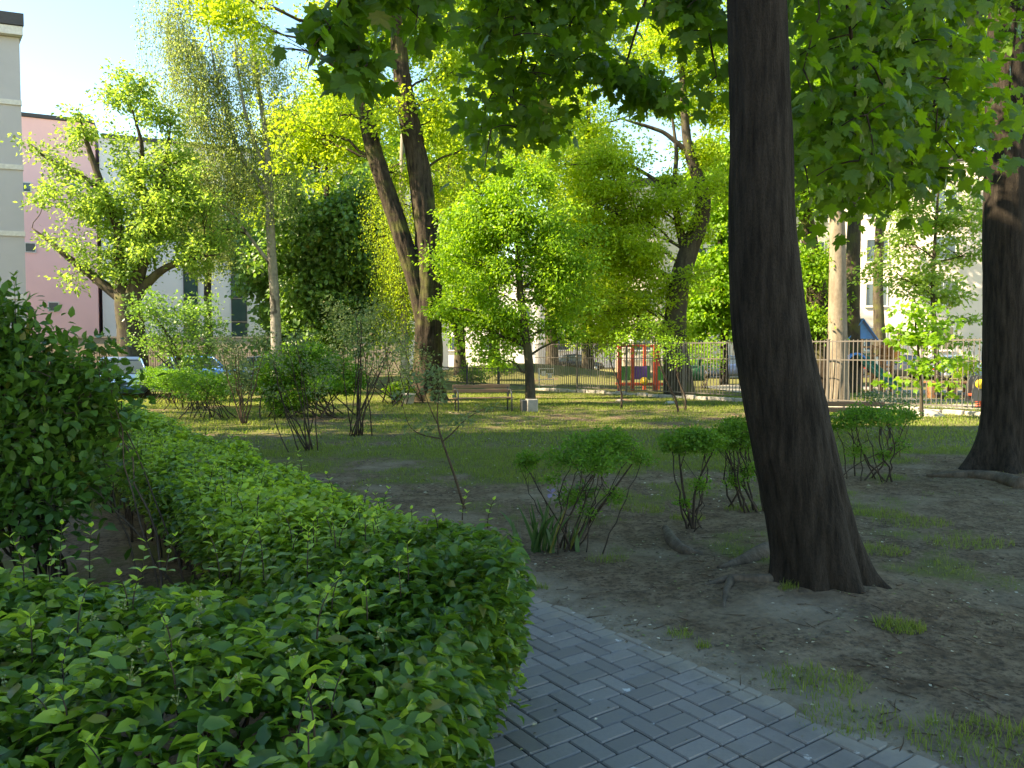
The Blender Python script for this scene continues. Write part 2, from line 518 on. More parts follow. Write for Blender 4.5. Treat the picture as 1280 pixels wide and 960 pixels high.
def groundmat():
    m, nt, out = newmat('earth_and_lawn')
    at = N(nt, 'ShaderNodeAttribute', attribute_name='grass')
    sd = N(nt, 'ShaderNodeAttribute', attribute_name='sand')
    fine = noise(nt, 26, 6, 0.7); mid = noise(nt, 5, 5, 0.65); big = noise(nt, 0.9, 4, 0.6); grit = noise(nt, 120, 3, 0.7)
    soil = mixc(nt, maprange(nt, mid, 0.35, 0.65), (0.125, 0.084, 0.052), (0.25, 0.182, 0.12))
    soil = mixc(nt, maprange(nt, fine, 0.45, 0.65), soil, (0.060, 0.044, 0.031))
    soil = mixc(nt, maprange(nt, big, 0.52, 0.7, 0, 0.8), soil, (0.28, 0.225, 0.16))
    soil = mixc(nt, maprange(nt, grit, 0.68, 0.74, 0, 0.6), soil, (0.26, 0.23, 0.19))
    sand = mixc(nt, maprange(nt, fine, 0.3, 0.7), (0.225, 0.186, 0.138), (0.31, 0.262, 0.20))
    c = mixc(nt, mathn(nt, 'MULTIPLY', sd.outputs['Fac'], maprange(nt, mid, 0.3, 0.55, 0.35, 1.0)), soil, sand)
    gr = mixc(nt, maprange(nt, fine, 0.3, 0.7), (0.085, 0.10, 0.030), (0.16, 0.16, 0.065))
    gf = mathn(nt, 'MULTIPLY', maprange(nt, mathn(nt, 'ADD', at.outputs['Fac'], mathn(nt, 'MULTIPLY', mathn(nt, 'SUBTRACT', fine, 0.5), 0.9)), 0.32, 0.6), 0.9)
    c = mixc(nt, gf, c, gr)
    p = N(nt, 'ShaderNodeBsdfPrincipled', Roughness=0.95); p.inputs['Specular IOR Level'].default_value = 0.1
    nt.links.new(c, p.inputs['Base Color'])
    bp = nt.nodes.new('ShaderNodeBump'); bp.inputs['Strength'].default_value = 0.9; bp.inputs['Distance'].default_value = 0.025
    nt.links.new(mathn(nt, 'ADD', fine, mathn(nt, 'MULTIPLY', grit, 0.4)), bp.inputs['Height']); nt.links.new(bp.outputs[0], p.inputs['Normal'])
    nt.links.new(p.outputs[0], out.inputs['Surface'])
    return m


mb = MB(); mb.raw(V, q.reshape(-1).astype(np.int32), np.full(len(q), 4, np.int32), 0, grassiness(V[:, 0], V[:, 1]))
ground = struct(mb.build('ground', groundmat(), None, True, 'grass'))
s_ = path_s(V[:, 0], V[:, 1])
sand_ = np.clip(sstep(0.55, 0.12, s_ + 0.35 * (fbm(V[:, 0] * 2, V[:, 1] * 2, 77) - .5)) * sstep(-0.5, -0.1, s_), 0, 1)
sand_ = np.maximum(sand_, 0.9 * np.exp(-((V[:, 0] - 1.75) ** 2 / 0.12 + (V[:, 1] - 4.75) ** 2 / 0.05)))
sand_ = np.maximum(sand_, sstep(-1.3, 0, -np.abs((V[:, 0] - 12) + .815 * (V[:, 1] - 19.5)) / 1.3) * (V[:, 1] < 40) * 0.9)
a_ = ground.data.attributes.new('sand', 'FLOAT', 'POINT'); a_.data.foreach_set('value', sand_.astype(np.float32))


# ------------------------------------------------------------------ paved path
def pathmat():
    m, nt, out = newmat('concrete_pavers')
    geo = nt.nodes.new('ShaderNodeNewGeometry')
    f = noise(nt, 60, 5, 0.7); f2 = noise(nt, 3.0, 5, 0.65); f3 = noise(nt, 11, 3, 0.5)
    c = mixc(nt, geo.outputs['Random Per Island'], (0.165, 0.148, 0.136), (0.24, 0.218, 0.203))
    c = mixc(nt, maprange(nt, f, 0.35, 0.7, 0, 0.45), c, (0.15, 0.145, 0.145))
    c = mixc(nt, maprange(nt, f2, 0.5, 0.72, 0, 0.6), c, (0.20, 0.175, 0.145))
    geo2 = nt.nodes.new('ShaderNodeNewGeometry'); dt = nt.nodes.new('ShaderNodeVectorMath'); dt.operation = 'DOT_PRODUCT'
    nt.links.new(geo2.outputs['Position'], dt.inputs[0]); dt.inputs[1].default_value = (PN[0], PN[1], 0)
    sd = mathn(nt, 'SUBTRACT', dt.outputs['Value'], float(PE @ PN))
    sd = mathn(nt, 'ADD', sd, mathn(nt, 'MULTIPLY', mathn(nt, 'SUBTRACT', f2, 0.5), 0.5))
    c = mixc(nt, mathn(nt, 'MULTIPLY', maprange(nt, sd, -0.14, 0.02), maprange(nt, f, 0.2, 0.55, 0.6, 1.0)), c, (0.27, 0.235, 0.19))
    c = mixc(nt, maprange(nt, noise(nt, 1.1, 6, 0.7), 0.52, 0.68, 0, 0.55), c, (0.10, 0.088, 0.072))
    c = mixc(nt, maprange(nt, noise(nt, 7, 5, 0.7), 0.62, 0.72, 0, 0.5), c, (0.08, 0.075, 0.065))
    vor = nt.nodes.new('ShaderNodeTexVoronoi'); vor.inputs['Scale'].default_value = 5.5
    tc = nt.nodes.new('ShaderNodeTexCoord'); nt.links.new(tc.outputs['Object'], vor.inputs['Vector'])
    sp = mathn(nt, 'ADD', vor.outputs['Distance'], mathn(nt, 'MULTIPLY', mathn(nt, 'SUBTRACT', f, 0.5), 0.35))
    spot = mathn(nt, 'MULTIPLY', maprange(nt, sp, 0.12, 0.07), maprange(nt, f3, 0.45, 0.52))
    c = mixc(nt, mathn(nt, 'MULTIPLY', spot, 0.8), c, (0.55, 0.55, 0.53))
    p = N(nt, 'ShaderNodeBsdfPrincipled', Roughness=0.85); p.inputs['Specular IOR Level'].default_value = 0.25
    nt.links.new(c, p.inputs['Base Color'])
    bp = nt.nodes.new('ShaderNodeBump'); bp.inputs['Strength'].default_value = 0.35; bp.inputs['Distance'].default_value = 0.004
    nt.links.new(f, bp.inputs['Height']); nt.links.new(bp.outputs[0], p.inputs['Normal'])
    nt.links.new(p.outputs[0], out.inputs['Surface'])
    return m


mb = MB()
ang = math.atan2(PD[1], PD[0])
GAP = 0.007
for band in range(-26, 60):                       # bands across the path, each 20 cm deep
    v0 = band * 0.2
    u = -1.62 + (band * 0.1) % 0.3 - 0.3
    k = 0
    while u < 0.06:
        # two pavers lying across the path, then one lying along it
        if k % 2 == 0:
            cells = [(u, v0, 0.2, 0.1), (u, v0 + 0.1, 0.2, 0.1)]; du = 0.2
        else:
            cells = [(u, v0, 0.1, 0.2)]; du = 0.1
            if hash2(band, k, 3) < 0.12:
                cells = [(u, v0, 0.1, 0.1), (u, v0 + 0.1, 0.1, 0.1)]
        for (cu, cv, w, l) in cells:
            if cu > 0.06 or cu < -1.62: continue
            c2 = PE + PN * (cu + w / 2) + PD * (cv + l / 2)
            mb.box((c2[0], c2[1], -0.028 + 0.0035 * (hash2(cu * 90, cv * 70, 5) - .5)), (l - GAP, w - GAP, 0.08), ang, 0, 0.006)
        u += du; k += 1
struct(mb.build('path', pathmat(), None, False))


# ------------------------------------------------------------------ grass, litter
def grass(n, x0, x1, y0, y1, thr, h0, h1, w, seedboost=1.0):
    x = U(x0, x1, n); y = U(y0, y1, n)
    g = grassiness(x, y)
    keep = (U(0, 1, n) < np.clip((g - thr) * 1.6, 0, 1) * seedboost) & (np.abs(x) < 0.75 * y + 1.0) & ~((path_s(x, y) < 0.05) & (path_s(x, y) > -1.6))
    return x[keep], y[keep], g[keep]


def blades(mb, x, y, h, w):
    n = len(x)
    z = gh(x, y)
    a = U(0, 2 * math.pi, n); lean = U(0.1, 0.9, n)
    ax = np.stack([np.cos(a) * lean, np.sin(a) * lean, np.ones(n)], -1)
    nr = np.stack([-np.sin(a + 1.2), np.cos(a + 1.2), 0.3 * np.ones(n)], -1)
    T = (np.array([[-.5, 0, 0], [.5, 0, 0], [.28, .55, .0], [-.28, .55, .0], [0, 1, -.12]]), [[0, 1, 2, 3], [3, 2, 4]])
    TV = T[0].copy(); TV[:, 0] *= w
    mb.leaves((TV, T[1]), np.stack([x, y, z - 0.004], -1), ax, nr, h)


mb = MB()
for (n, y0, y1, x0, x1, h, w, thr) in ((90000, 2.4, 7, -1, 6, (0.02, 0.055), 0.09, 0.36), (190000, 7, 13, -8, 11, (0.025, 0.06), 0.12, 0.30), (150000, 13, 30, -18, 18, (0.03, 0.07), 0.28, 0.25)):
    x, y, g = grass(n, x0, x1, y0, y1, thr, *h, w)
    blades(mb, x, y, U(h[0], h[1], len(x)) * (0.6 + 0.7 * g), w)
for (px, py, r, n) in ((1125, 792, .10, 420), (1020, 860, .17, 500), (1060, 905, .16, 330), (1235, 935, .22, 800), (858, 652, .12, 300), (1000, 660, .1, 200), (985, 750, .05, 90), (1090, 690, .2, 500), (800, 640, .2, 400), (1140, 655, .25, 500), (880, 815, .03, 60), (850, 800, .06, 90), (760, 700, .12, 160), (672, 738, .05, 90), (1210, 680, .25, 500), (1100, 505 + 140, .2, 400), (930, 640, .15, 260)):
    c = G(px, py)
    a = U(0, 2 * math.pi, n); r_ = r * np.sqrt(U(0, 1, n))
    blades(mb, c[0] + 1.5 * r_ * np.cos(a), c[1] + r_ * np.sin(a), U(0.03, 0.075, n), 0.08)
struct(mb.build('grass', MT['grass'], None, False), 'stuff')


def littermat():
    m, nt, out = newmat('dry_leaf_litter')
    geo = nt.nodes.new('ShaderNodeNewGeometry')
    cr = nt.nodes.new('ShaderNodeValToRGB'); nt.links.new(geo.outputs['Random Per Island'], cr.inputs[0])
    e = cr.color_ramp.elements
    e[0].position = 0; e[0].color = (0.05, 0.038, 0.025, 1); e[1].position = 1; e[1].color = (0.46, 0.43, 0.34, 1)
    for p_, c_ in ((0.45, (0.10, 0.07, 0.045, 1)), (0.72, (0.20, 0.16, 0.09, 1)), (0.84, (0.14, 0.20, 0.05, 1)), (0.92, (0.34, 0.30, 0.20, 1))):
        n = e.new(p_); n.color = c_
    p = N(nt, 'ShaderNodeBsdfPrincipled', Roughness=0.8); nt.links.new(cr.outputs[0], p.inputs['Base Color'])
    nt.links.new(p.outputs[0], out.inputs['Surface'])
    return m


mb = MB()
for n, y0, y1, sz in ((34000, 2.6, 8, (0.008, 0.034)), (30000, 8, 22, (0.02, 0.06))):
    x = U(-6, 12, n); y = U(y0, y1, n)
    k = (np.abs(x) < 0.75 * y + .5) & ((path_s(x, y) > 0.0) | (U(0, 1, n) < 0.10)) & (U(0, 1, n) < 3.0 * (fbm(x * 1.5, y * 1.5, 61) - .30))
    x, y = x[k], y[k]; n = len(x)
    onp = (path_s(x, y) < 0.0) & (path_s(x, y) > -1.6)
    z = np.where(onp, 0.017, gh(x, y) + 0.004)
    a = U(0, 6.28, n)
    mb.leaves(RHOMB, np.stack([x, y, z], -1), np.stack([np.cos(a), np.sin(a), U(-.1, .25, n)], -1), np.stack([U(-.4, .4, n), U(-.4, .4, n), np.ones(n)], -1), U(sz[0], sz[1], n))
struct(mb.build('leaf_litter', littermat(), None, False), 'stuff')
mb = MB()
for i in range(520):
    y = 2.8 + 9 * U() ** 1.5; x = U(-.2, .75 * y)
    if path_s(x, y) < 0.02: continue
    a = U(0, 3.14); l = U(.03, .16); dx, dy = math.cos(a) * l / 2, math.sin(a) * l / 2
    q = [(x - dx, y - dy), (x + U(-.01, .01), y + U(-.01, .01)), (x + dx, y + dy)]
    mb.tube([(u, v, float(gh(u, v)) + .005) for u, v in q], [U(.0015, .004), .002, .001], 4)
struct(mb.build('fallen_twigs', MT['twig_red'], None), 'stuff')

# ------------------------------------------------------------------ trees
def bez(a, b, c, n=8):
    t = np.linspace(0, 1, n)[:, None]
    return (1 - t) ** 2 * a + 2 * t * (1 - t) * b + t ** 2 * c


def resample(path, rad, step):
    path = np.asarray(path, float); rad = np.asarray(rad, float)
    d = np.concatenate([[0], np.cumsum(np.linalg.norm(np.diff(path, axis=0), axis=1))])
    n = max(int(d[-1] / step), 3)
    t = np.linspace(0, d[-1], n)
    # smooth by catmull-like cubic through numpy: linear then box smoothing
    p = np.stack([np.interp(t, d, path[:, k]) for k in range(3)], -1); r = np.interp(t, d, rad)
    w = max(int(n * 0.05), 1)
    for _ in range(2):
        pp = np.pad(p, ((w, w), (0, 0)), 'edge'); rr = np.pad(r, w, 'edge')
        # keep the ends fixed by reflecting about them
        pp[:w] = 2 * p[0] - p[1:w + 1][::-1]; pp[-w:] = 2 * p[-1] - p[-w - 1:-1][::-1]
        k = np.ones(2 * w + 1) / (2 * w + 1)
        p = np.stack([np.convolve(pp[:, j], k, 'valid') for j in range(3)], -1); r = np.convolve(rr, k, 'valid')
    return p, r, t


def trunk_tube(mb, path, rad, step=0.12, sides=20, rough=0.05, freq=10, seed=0, zf=1.2, flare=()):
    p, r, t = resample(path, rad, step)
    th = np.arange(sides) / sides * 2 * math.pi
    A, B = np.meshgrid(th / (2 * math.pi) * freq, t * zf)
    nz = vnoise(A, B, seed, freq) - 0.5
    nz2 = np.abs(vnoise(A * 2, B * 1.7, seed + 4, freq * 2) - 0.5) * 2
    big = vnoise(th[None] / (2 * math.pi) * 3 + 0 * B, B * 0.35, seed + 8, 3) - 0.5
    shp = 1 + rough * (nz * 0.9 + (nz2 - 0.5) * 0.8) + 0.06 * big
    for (a0, wdt, amp, hgt) in flare:
        da = np.angle(np.exp(1j * (th[None] - a0)))
        shp = shp + amp * np.exp(-(da / wdt) ** 2) * np.exp(-t[:, None] / hgt)
    mb.tube(p, r, sides, 0, shp)


def attach_point(paths, c):
    best = None
    for pth, rd in paths:
        d_ = np.linalg.norm(pth - c, axis=1)
        hor = np.linalg.norm((pth - c)[:, :2], axis=1)
        cost = d_ + 1.6 * np.maximum(pth[:, 2] - (c[2] - 0.35 * hor), 0)
        k = int(np.argmin(cost))
        if best is None or cost[k] < best[0]:
            best = (cost[k], pth[k], rd[k])
    return best[1], best[2]


def crown_leaves(mb, cl, leaf_n, cl_r, size, tmpl, droop=0.25, flat=0.6, up=0.9, center=None, young=None):
    m = len(cl)
    k = max(int(leaf_n / max(m, 1)), 1)
    pos = np.repeat(cl, k, 0)
    off = rng.normal(size=pos.shape) * cl_r * 0.55
    off[:, 2] *= flat
    pos = pos + off
    ax = nrm(off) * 0.8 + rng.normal(size=pos.shape) * 0.5
    ax[:, 2] -= droop
    nr = rng.normal(size=pos.shape) * 0.75; nr[:, 2] += up
    mb.leaves(tmpl, pos, ax, nr, size * U(0.6, 1.3, len(pos)))


def make_tree(name, label, cat, base, path, rad, lobes, bark, leaf, leaf_size, n_leaves, forks=(), tmpl=RHOMB, cl_r=0.4, per=16,
              droop=0.25, flat=0.6, limb_k=0.022, group=None, rough=0.06, sides=18, step=0.2, freq=9, limbs=(), flare=(), twigs=10, up=0.9, fill=0.5):
    """lobes: (centre, rx, ry, rz) of the leaf masses; limbs grow from the trunk or its forks into them"""
    root = thing(name, label, cat, base, group)
    mb = MB()
    trunk_tube(mb, path, rad, step, sides, rough, freq, len(name), 1.2, flare)
    for fp, fr in forks:
        trunk_tube(mb, fp, fr, step, max(sides - 4, 8), rough, max(freq - 2, 4), 3)
    mb.build('trunk', bark, root)
    att = []
    for pp, rr in [(path, rad)] + list(forks):
        p_, r_, _ = resample(pp, rr, 0.25); att.append((p_, r_))
    vol = np.array([l[1] * l[2] * l[3] for l in lobes]) ** (0.75)
    share = vol / vol.sum() * n_leaves
    cl_all = []
    for lb, nl in zip(lobes, share):
        c = np.array(lb[0], float); R = np.array(lb[1:4])
        k = max(int(nl * 1.7 / per), 2)
        b = nrm(rng.normal(size=(k, 3))) * (U(0.0, 1, (k, 1)) ** fill) * rng.choice([.7, 1.0, 1.0, 1.2, 1.5, 1.8], size=(k, 1))
        cl = c + b * R
        gap = vnoise(cl[:, 0] * 1.25 + cl[:, 1] * .8, cl[:, 2] * 1.5 + cl[:, 1] * .5, 91)
        cl = cl[gap > np.quantile(gap, .36)]; k = len(cl)
        cl_all.append(cl)
        a, ra = attach_point(att, c)
        dist = np.linalg.norm(c - a)
        pth = bez(a, a + (c - a) * 0.5 + np.array([0, 0, 0.18 * dist]) + rng.normal(size=3) * 0.07 * dist, c, 9)
        pth[1:-1] += rng.normal(size=(7, 3)) * 0.018 * dist
        r0 = min(ra * 0.62, 0.02 + limb_k * dist)
        mb = MB(); mb.tube(pth, np.linspace(r0, 0.012, 9), 7)
        sel = rng.permutation(k)[:twigs]
        for j in sel:
            e = cl[j]
            s0 = pth[int(U(3, 8.99))]
            mb.tube(bez(s0, (s0 + e) / 2 + np.array([0, 0, 0.12 * np.linalg.norm(e - s0)]), e, 5), np.linspace(min(r0 * .5, 0.016), 0.004, 5), 4)
        mb.build('limb', bark, root)
    for lp, lr in limbs:
        mb = MB(); trunk_tube(mb, lp, lr, 0.2, 8, 0.04, 5, 7); mb.build('limb', bark, root)
    cl = np.concatenate(cl_all)
    mb = MB(); crown_leaves(mb, cl, int(n_leaves * 3.1), cl_r, leaf_size * 1.08, tmpl, droop, flat, up)
    mb.build('crown', leaf, root, False)
    return root


def L(px, py, d, r, dz=1.0, dd=None):
    """a leaf mass seen at a photo pixel, r pixels wide, at distance d"""
    rm = r * d / 960.0
    return (P(px, py, d), rm, (rm if dd is None else dd), rm * dz)


def pp(d, *pts):
    return np.array([P(x, y, d) for x, y in pts])


def hang(mb, tw, starts, length, size, step, tmpl=RHOMB, sway=0.12):
    """leaves on thin hanging strands, as on a weeping birch"""
    P_, A_, N_ = [], [], []
    for s, ln in zip(starts, length):
        k = max(int(ln / step), 3)
        t = np.linspace(0, 1, k)
        d2 = rng.normal(size=2) * sway * ln
        line = np.stack([s[0] + d2[0] * t ** 0.6, s[1] + d2[1] * t ** 0.6, s[2] - ln * t], -1)
        tw.tube(line[:: max(k // 5, 1)], 0.0045, 3, cap=False)
        q = np.repeat(line, 2, 0) + rng.normal(size=(2 * k, 3)) * 0.11
        P_.append(q)
        a = rng.normal(size=q.shape) * 0.5; a[:, 2] -= 0.8; A_.append(a)
        N_.append(rng.normal(size=q.shape))
    q = np.concatenate(P_)
    mb.leaves(tmpl, q, np.concatenate(A_), np.concatenate(N_), size * U(0.65, 1.25, len(q)))


def z0(p): return np.array([p[0], p[1], float(gh(p[0], p[1], False))])


# --- near maple with the leaning dark trunk
D1 = T1B[1]
p1 = np.concatenate([[[T1B[0] + 0.03, D1, -0.05]], pp(D1, (1029, 715), (1019, 680), (1001, 600), (983, 520), (966, 440), (957, 380), (953, 300), (952, 200), (949, 100), (945, 0), (945, -150), (955, -350), (960, -600))])
w1 = np.array([118, 104, 100, 98, 97, 92, 88, 80, 74, 71, 70, 68, 62, 50]) * D1 / 960 / 2
maple1 = thing('maple_tree', 'tall leaning maple with a dark trunk beside the paved path, boughs hanging overhead', 'tree', (T1B[0], T1B[1], 0))
mb = MB()
trunk_tube(mb, p1, w1, 0.035, 96, 0.05, 46, 2, 2.2,
           flare=((math.pi * 1.02, .34, 1.0, .18), (math.pi * 1.60, .17, .48, .15), (math.pi * 1.33, .15, .42, .13), (math.pi * 1.86, .18, .55, .15), (math.pi * 1.74, .10, -.18, .5), (math.pi * 1.46, .10, -.15, .5), (math.pi * .4, .3, .4, .2)))
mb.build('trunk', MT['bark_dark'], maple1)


def ground_root(parent, pts, rads, mat, sink=0.45):
    pts = np.array([G(*p) for p in pts])
    p, r, _ = resample(pts, rads, 0.05)
    p[:, 2] = gh(p[:, 0], p[:, 1], False) + r * (1 - 2 * sink)
    mb = MB()
    th = np.linspace(0, 1, 14, endpoint=False) * 10
    A, B = np.meshgrid(th, np.arange(len(p)) * 0.25)
    mb.tube(p, r, 14, 0, 1 + 0.25 * (vnoise(A, B, 4, 10) - .5))
    return mb.build('root', mat, parent)


ground_root(maple1, ((985, 690), (955, 702), (925, 713), (898, 718)), (.12, .085, .045, .012), MT['root'])
ground_root(maple1, ((1000, 730), (965, 742), (940, 738), (912, 733), (882, 738)), (.05, .045, .038, .03, .008), MT['root'], 0.45)
ground_root(maple1, ((914, 735), (907, 748), (905, 766)), (.03, .026, .006), MT['root'], 0.5)
ground_root(maple1, ((832, 664), (840, 680), (852, 692), (878, 697)), (.03, .06, .05, .012), MT['root'], 0.4)


def bough(parent, start, ctrl, end, r0, sprays, leaf_size, per, twig_mat, spread=0.25, up=0.5, droop=0.55):
    """a limb of a maple with sprays of lobed leaves hanging from it; returns (limb mesh, leaf arrays)"""
    pth = bez(np.array(start, float), np.array(ctrl, float), np.array(end, float), 14)
    mb = MB(); mb.tube(pth, np.linspace(r0, 0.010, 14), 9)
    Q = []
    nodes = [q for q in pth[3:]]
    sprays = np.array(sprays, float)
    near = np.min(np.linalg.norm(sprays[:, None] - pth[None, 3:], axis=2), axis=1)
    for s in sprays[np.argsort(near)]:
        nd = np.array(nodes)
        a = nd[int(np.argmin(np.linalg.norm(nd - s, axis=1) + 0.9 * np.maximum(s[2] - nd[:, 2], 0)))]
        tw = bez(a, (a + s) / 2 + np.array([0, 0, 0.16 * np.linalg.norm(a - s)]), s, 6)
        mb.tube(tw, np.linspace(0.008, 0.004, 6), 5)
        nodes.append(s)
        Q.append(np.repeat(tw[3:], 1, 0)); Q.append(np.repeat(s[None], per, 0))
    mb.build('limb', twig_mat, parent)
    q = np.concatenate(Q)
    off = rng.normal(size=q.shape) * np.array([spread, spread, spread * 0.6])
    q = q + off
    ax = nrm(off) * 0.5 + rng.normal(size=q.shape) * 0.45; ax[:, 2] -= droop
    nr = rng.normal(size=q.shape) * 0.6; nr[:, 2] += up; nr[:, 1] -= 0.45
    return q, ax, nr, leaf_size * U(0.65, 1.2, len(q))


def region(n, d0, d1, poly):
    """n points in the volume seen through a picture-shaped outline between two distances"""
    poly = np.array(poly, float); out = []
    lo, hi = poly.min(0), poly.max(0)
    while len(out) < n:
        x, y = U(lo[0], hi[0]), U(lo[1], hi[1])
        ins = False; j = len(poly) - 1
        for i in range(len(poly)):
            if (poly[i, 1] > y) != (poly[j, 1] > y) and x < (poly[j, 0] - poly[i, 0]) * (y - poly[i, 1]) / (poly[j, 1] - poly[i, 1]) + poly[i, 0]:
                ins = not ins
            j = i
        if ins: out.append(P(x, y, U(d0, d1)))
    return np.array(out)


BQ = []
hi1 = p1[-2]
BQ.append(bough(maple1, p1[-3], P(700, -420, 6.0), P(470, 20, 6.0), .05, region(34, 5.6, 6.4, [(362, 45), (385, 30), (420, -60), (545, -60), (545, 30), (510, 75), (470, 80), (440, 105), (410, 118), (385, 105), (362, 70)]), 0.155, 7, MT['twig'], 0.10))
BQ.append(bough(maple1, p1[-2], P(800, -500, 7.6), P(640, 120, 8.0), .055, region(112, 7.2, 8.8, [(575, -60), (740, -60), (735, 20), (720, 80), (690, 135), (700, 160), (670, 185), (640, 190), (615, 215), (590, 205), (585, 150), (600, 110), (590, 60)]), 0.135, 10, MT['twig'], 0.15))
BQ.append(bough(maple1, p1[-3], P(860, -200, 7.6), P(780, 90, 8.0), .04, region(26, 7.6, 8.4, [(720, 60), (760, 75), (800, 85), (835, 110), (830, 130), (790, 125), (740, 110), (705, 90)]), 0.135, 9, MT['twig'], 0.11))
BQ.append(bough(maple1, p1[-3], P(760, -300, 7.4), P(770, 0, 8.0), .03, region(26, 7.6, 8.6, [(700, -40), (810, -40), (790, 30), (760, 45), (715, 60)]), 0.13, 8, MT['twig'], 0.14))
BQ.append(bough(maple1, p1[-3], P(900, -200, 6.4), P(855, 40, 6.6), .03, region(24, 6.2, 7.2, [(830, -60), (905, -60), (905, 110), (880, 120), (862, 60), (835, 30)]), 0.14, 8, MT['twig'], 0.13))
BQ.append(bough(maple1, p1[-3], P(1050, -250, 6.0), P(1070, 130, 6.4), .045, region(80, 5.6, 7.4, [(990, -80), (1120, -80), (1130, 120), (1120, 215), (1080, 245), (1035, 262), (1000, 235), (990, 100)]), 0.13, 12, MT['twig'], 0.21))
# high crown over the path, above the picture, that shades it
hc = np.concatenate([np.array(c) + ball(60) * np.array(r) for c, r in (((3.6, 7.2, 9.2), (2.0, 1.8, 1.5)), ((2.2, 8.2, 8.0), (2.0, 1.6, 1.4)))])
for k in range(7):
    e = hc[rng.integers(len(hc))]; s = p1[-1] if k > 2 else p1[-2]
    mb = MB(); mb.tube(bez(s, (s + e) / 2 + np.array([0, 0, .8]), e, 8), np.linspace(.07, .02, 8), 7); mb.build('limb', MT['bark_dark'], maple1)
mb = MB()
for q, a, n, s in BQ: mb.leaves(MAPLE, q, a, n, s)
crown_leaves(mb, hc, 1900, 0.7, 0.22, BROAD)
mb.build('crown', MT['maple'], maple1, False)

# --- right-hand maple at the picture's edge
D2 = T2B[1]
p2 = np.concatenate([[[T2B[0] + 0.03, D2, -0.05]], pp(D2, (1257, 560), (1256, 500), (1256, 420), (1256, 300), (1258, 150), (1262, 0), (1266, -200), (1270, -420))])
w2 = np.array([66, 52, 50, 49, 49, 46, 44, 38, 28]) * D2 / 960 / 2
maple2 = thing('maple_tree', 'thick upright maple with a flared root foot standing at the right edge', 'tree', (T2B[0], T2B[1], 0))
mb = MB()
trunk_tube(mb, p2, w2, 0.05, 72, 0.045, 36, 5, 1.8, flare=((math.pi * 1.02, .42, 2.0, .34), (math.pi * 1.35, .34, 1.0, .3), (math.pi * 1.7, .3, .7, .3), (math.pi * .5, .3, .6, .3), (0, .3, .8, .3)))
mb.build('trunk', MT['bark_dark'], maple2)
ground_root(maple2, ((1158, 597), (1185, 599), (1215, 600), (1245, 604), (1276, 612)), (.015, .05, .06, .07, .09), MT['root'], 0.25)
BQ = []
BQ.append(bough(maple2, p2[-3], P(1230, -60, 8.0), P(1135, 220, 7.2), .05, region(92, 6.4, 8.6, [(1120, -80), (1235, -80), (1240, 60), (1250, 130), (1225, 190), (1200, 235), (1150, 225), (1110, 240), (1110, 100)]), 0.13, 12, MT['twig'], 0.22))
BQ.append(bough(maple2, p2[-3], P(1180, -200, 7.2), P(1060, 200, 7.6), .04, region(55, 7.0, 9.0, [(1000, 20), (1150, 20), (1150, 230), (1095, 265), (1040, 270), (1000, 220)]), 0.13, 11, MT['twig'], 0.24))
BQ.append(bough(maple2, p2[-3], P(1290, -150, 8.6), P(1262, 110, 8.8), .03, region(18, 8.6, 9.4, [(1245, -60), (1290, -60), (1290, 150), (1262, 140), (1245, 60)]), 0.15, 6, MT['twig'], 0.14))
hc = np.concatenate([np.array(c) + ball(60) * np.array(r) for c, r in (((6.6, 10.0, 10.5), (2.6, 2.6, 1.8)), ((5.0, 8.6, 9.6), (2.0, 2.2, 1.3)), ((8.6, 11.0, 10.6), (2.4, 2.4, 1.7)))])
for k in range(6):
    e = hc[rng.integers(len(hc))]; s = p2[-1] if k > 2 else p2[-2]
    mb = MB(); mb.tube(bez(s, (s + e) / 2 + np.array([0, 0, .8]), e, 8), np.linspace(.07, .02, 8), 7); mb.build('limb', MT['bark_dark'], maple2)
mb = MB()
for q, a, n, s in BQ: mb.leaves(MAPLE, q, a, n, s)
crown_leaves(mb, hc, 900, 0.75, 0.24, BROAD)
mb.build('crown', MT['maple'], maple2, False)

# --- forked tree with furrowed bark
D3 = T3B[1]
b3 = np.array([T3B[0], D3, -0.05])
p3 = np.concatenate([[b3], pp(D3, (535, 480), (535, 440), (536, 400), (537, 360), (536, 320), (531, 260), (523, 200), (511, 150), (501, 90), (495, 30), (490, -40), (488, -140))])
w3 = np.array([50, 38, 35, 33, 32, 30, 29, 27, 24, 20, 17, 14, 10]) * D3 / 960 / 2
f3 = (pp(D3, (530, 400), (522, 355), (509, 315), (494, 270), (478, 225), (465, 180), (452, 120), (440, 50), (428, -40)), np.array([23, 24, 23, 22, 21, 20, 18, 15, 9]) * D3 / 960 / 2)
lob3 = [L(290, 15, 25, 42, .8), (L(335, 55, 25, 22)), L(250, -10, 25, 36), L(390, 180, 27, 38), L(425, 145, 27, 36), L(360, 168, 27, 22), L(485, 130, 25, 22), L(560, 145, 26, 42), L(572, 95, 27, 38),
        L(605, 190, 27, 24), L(430, 105, 27, 28), L(480, -70, 26, 90), L(400, -60, 26, 70), L(560, -40, 26, 80), L(500, 215, 27, 20), L(470, 150, 24.8, 16), L(575, 40, 27, 30), L(545, 235, 28, 28)]
br3 = (pp(D3, (508, 148), (522, 128), (538, 122), (556, 126)), np.array([.10, .06, .045, .03]))
make_tree('forked_tree', 'old tree with deeply furrowed bark splitting into two stems behind the bench', 'tree', (T3B[0], D3, 0), p3, w3, lob3, MT['bark_furrow'], MT['yellow'], 0.13, 15000,
          forks=(f3,), rough=0.16, sides=56, step=0.07, freq=22, cl_r=0.45, per=18, limb_k=0.012, limbs=(br3,), flare=((math.pi, .5, .3, .3), (math.pi * 1.6, .4, .3, .3), (0.2, .4, .3, .3)), twigs=8)

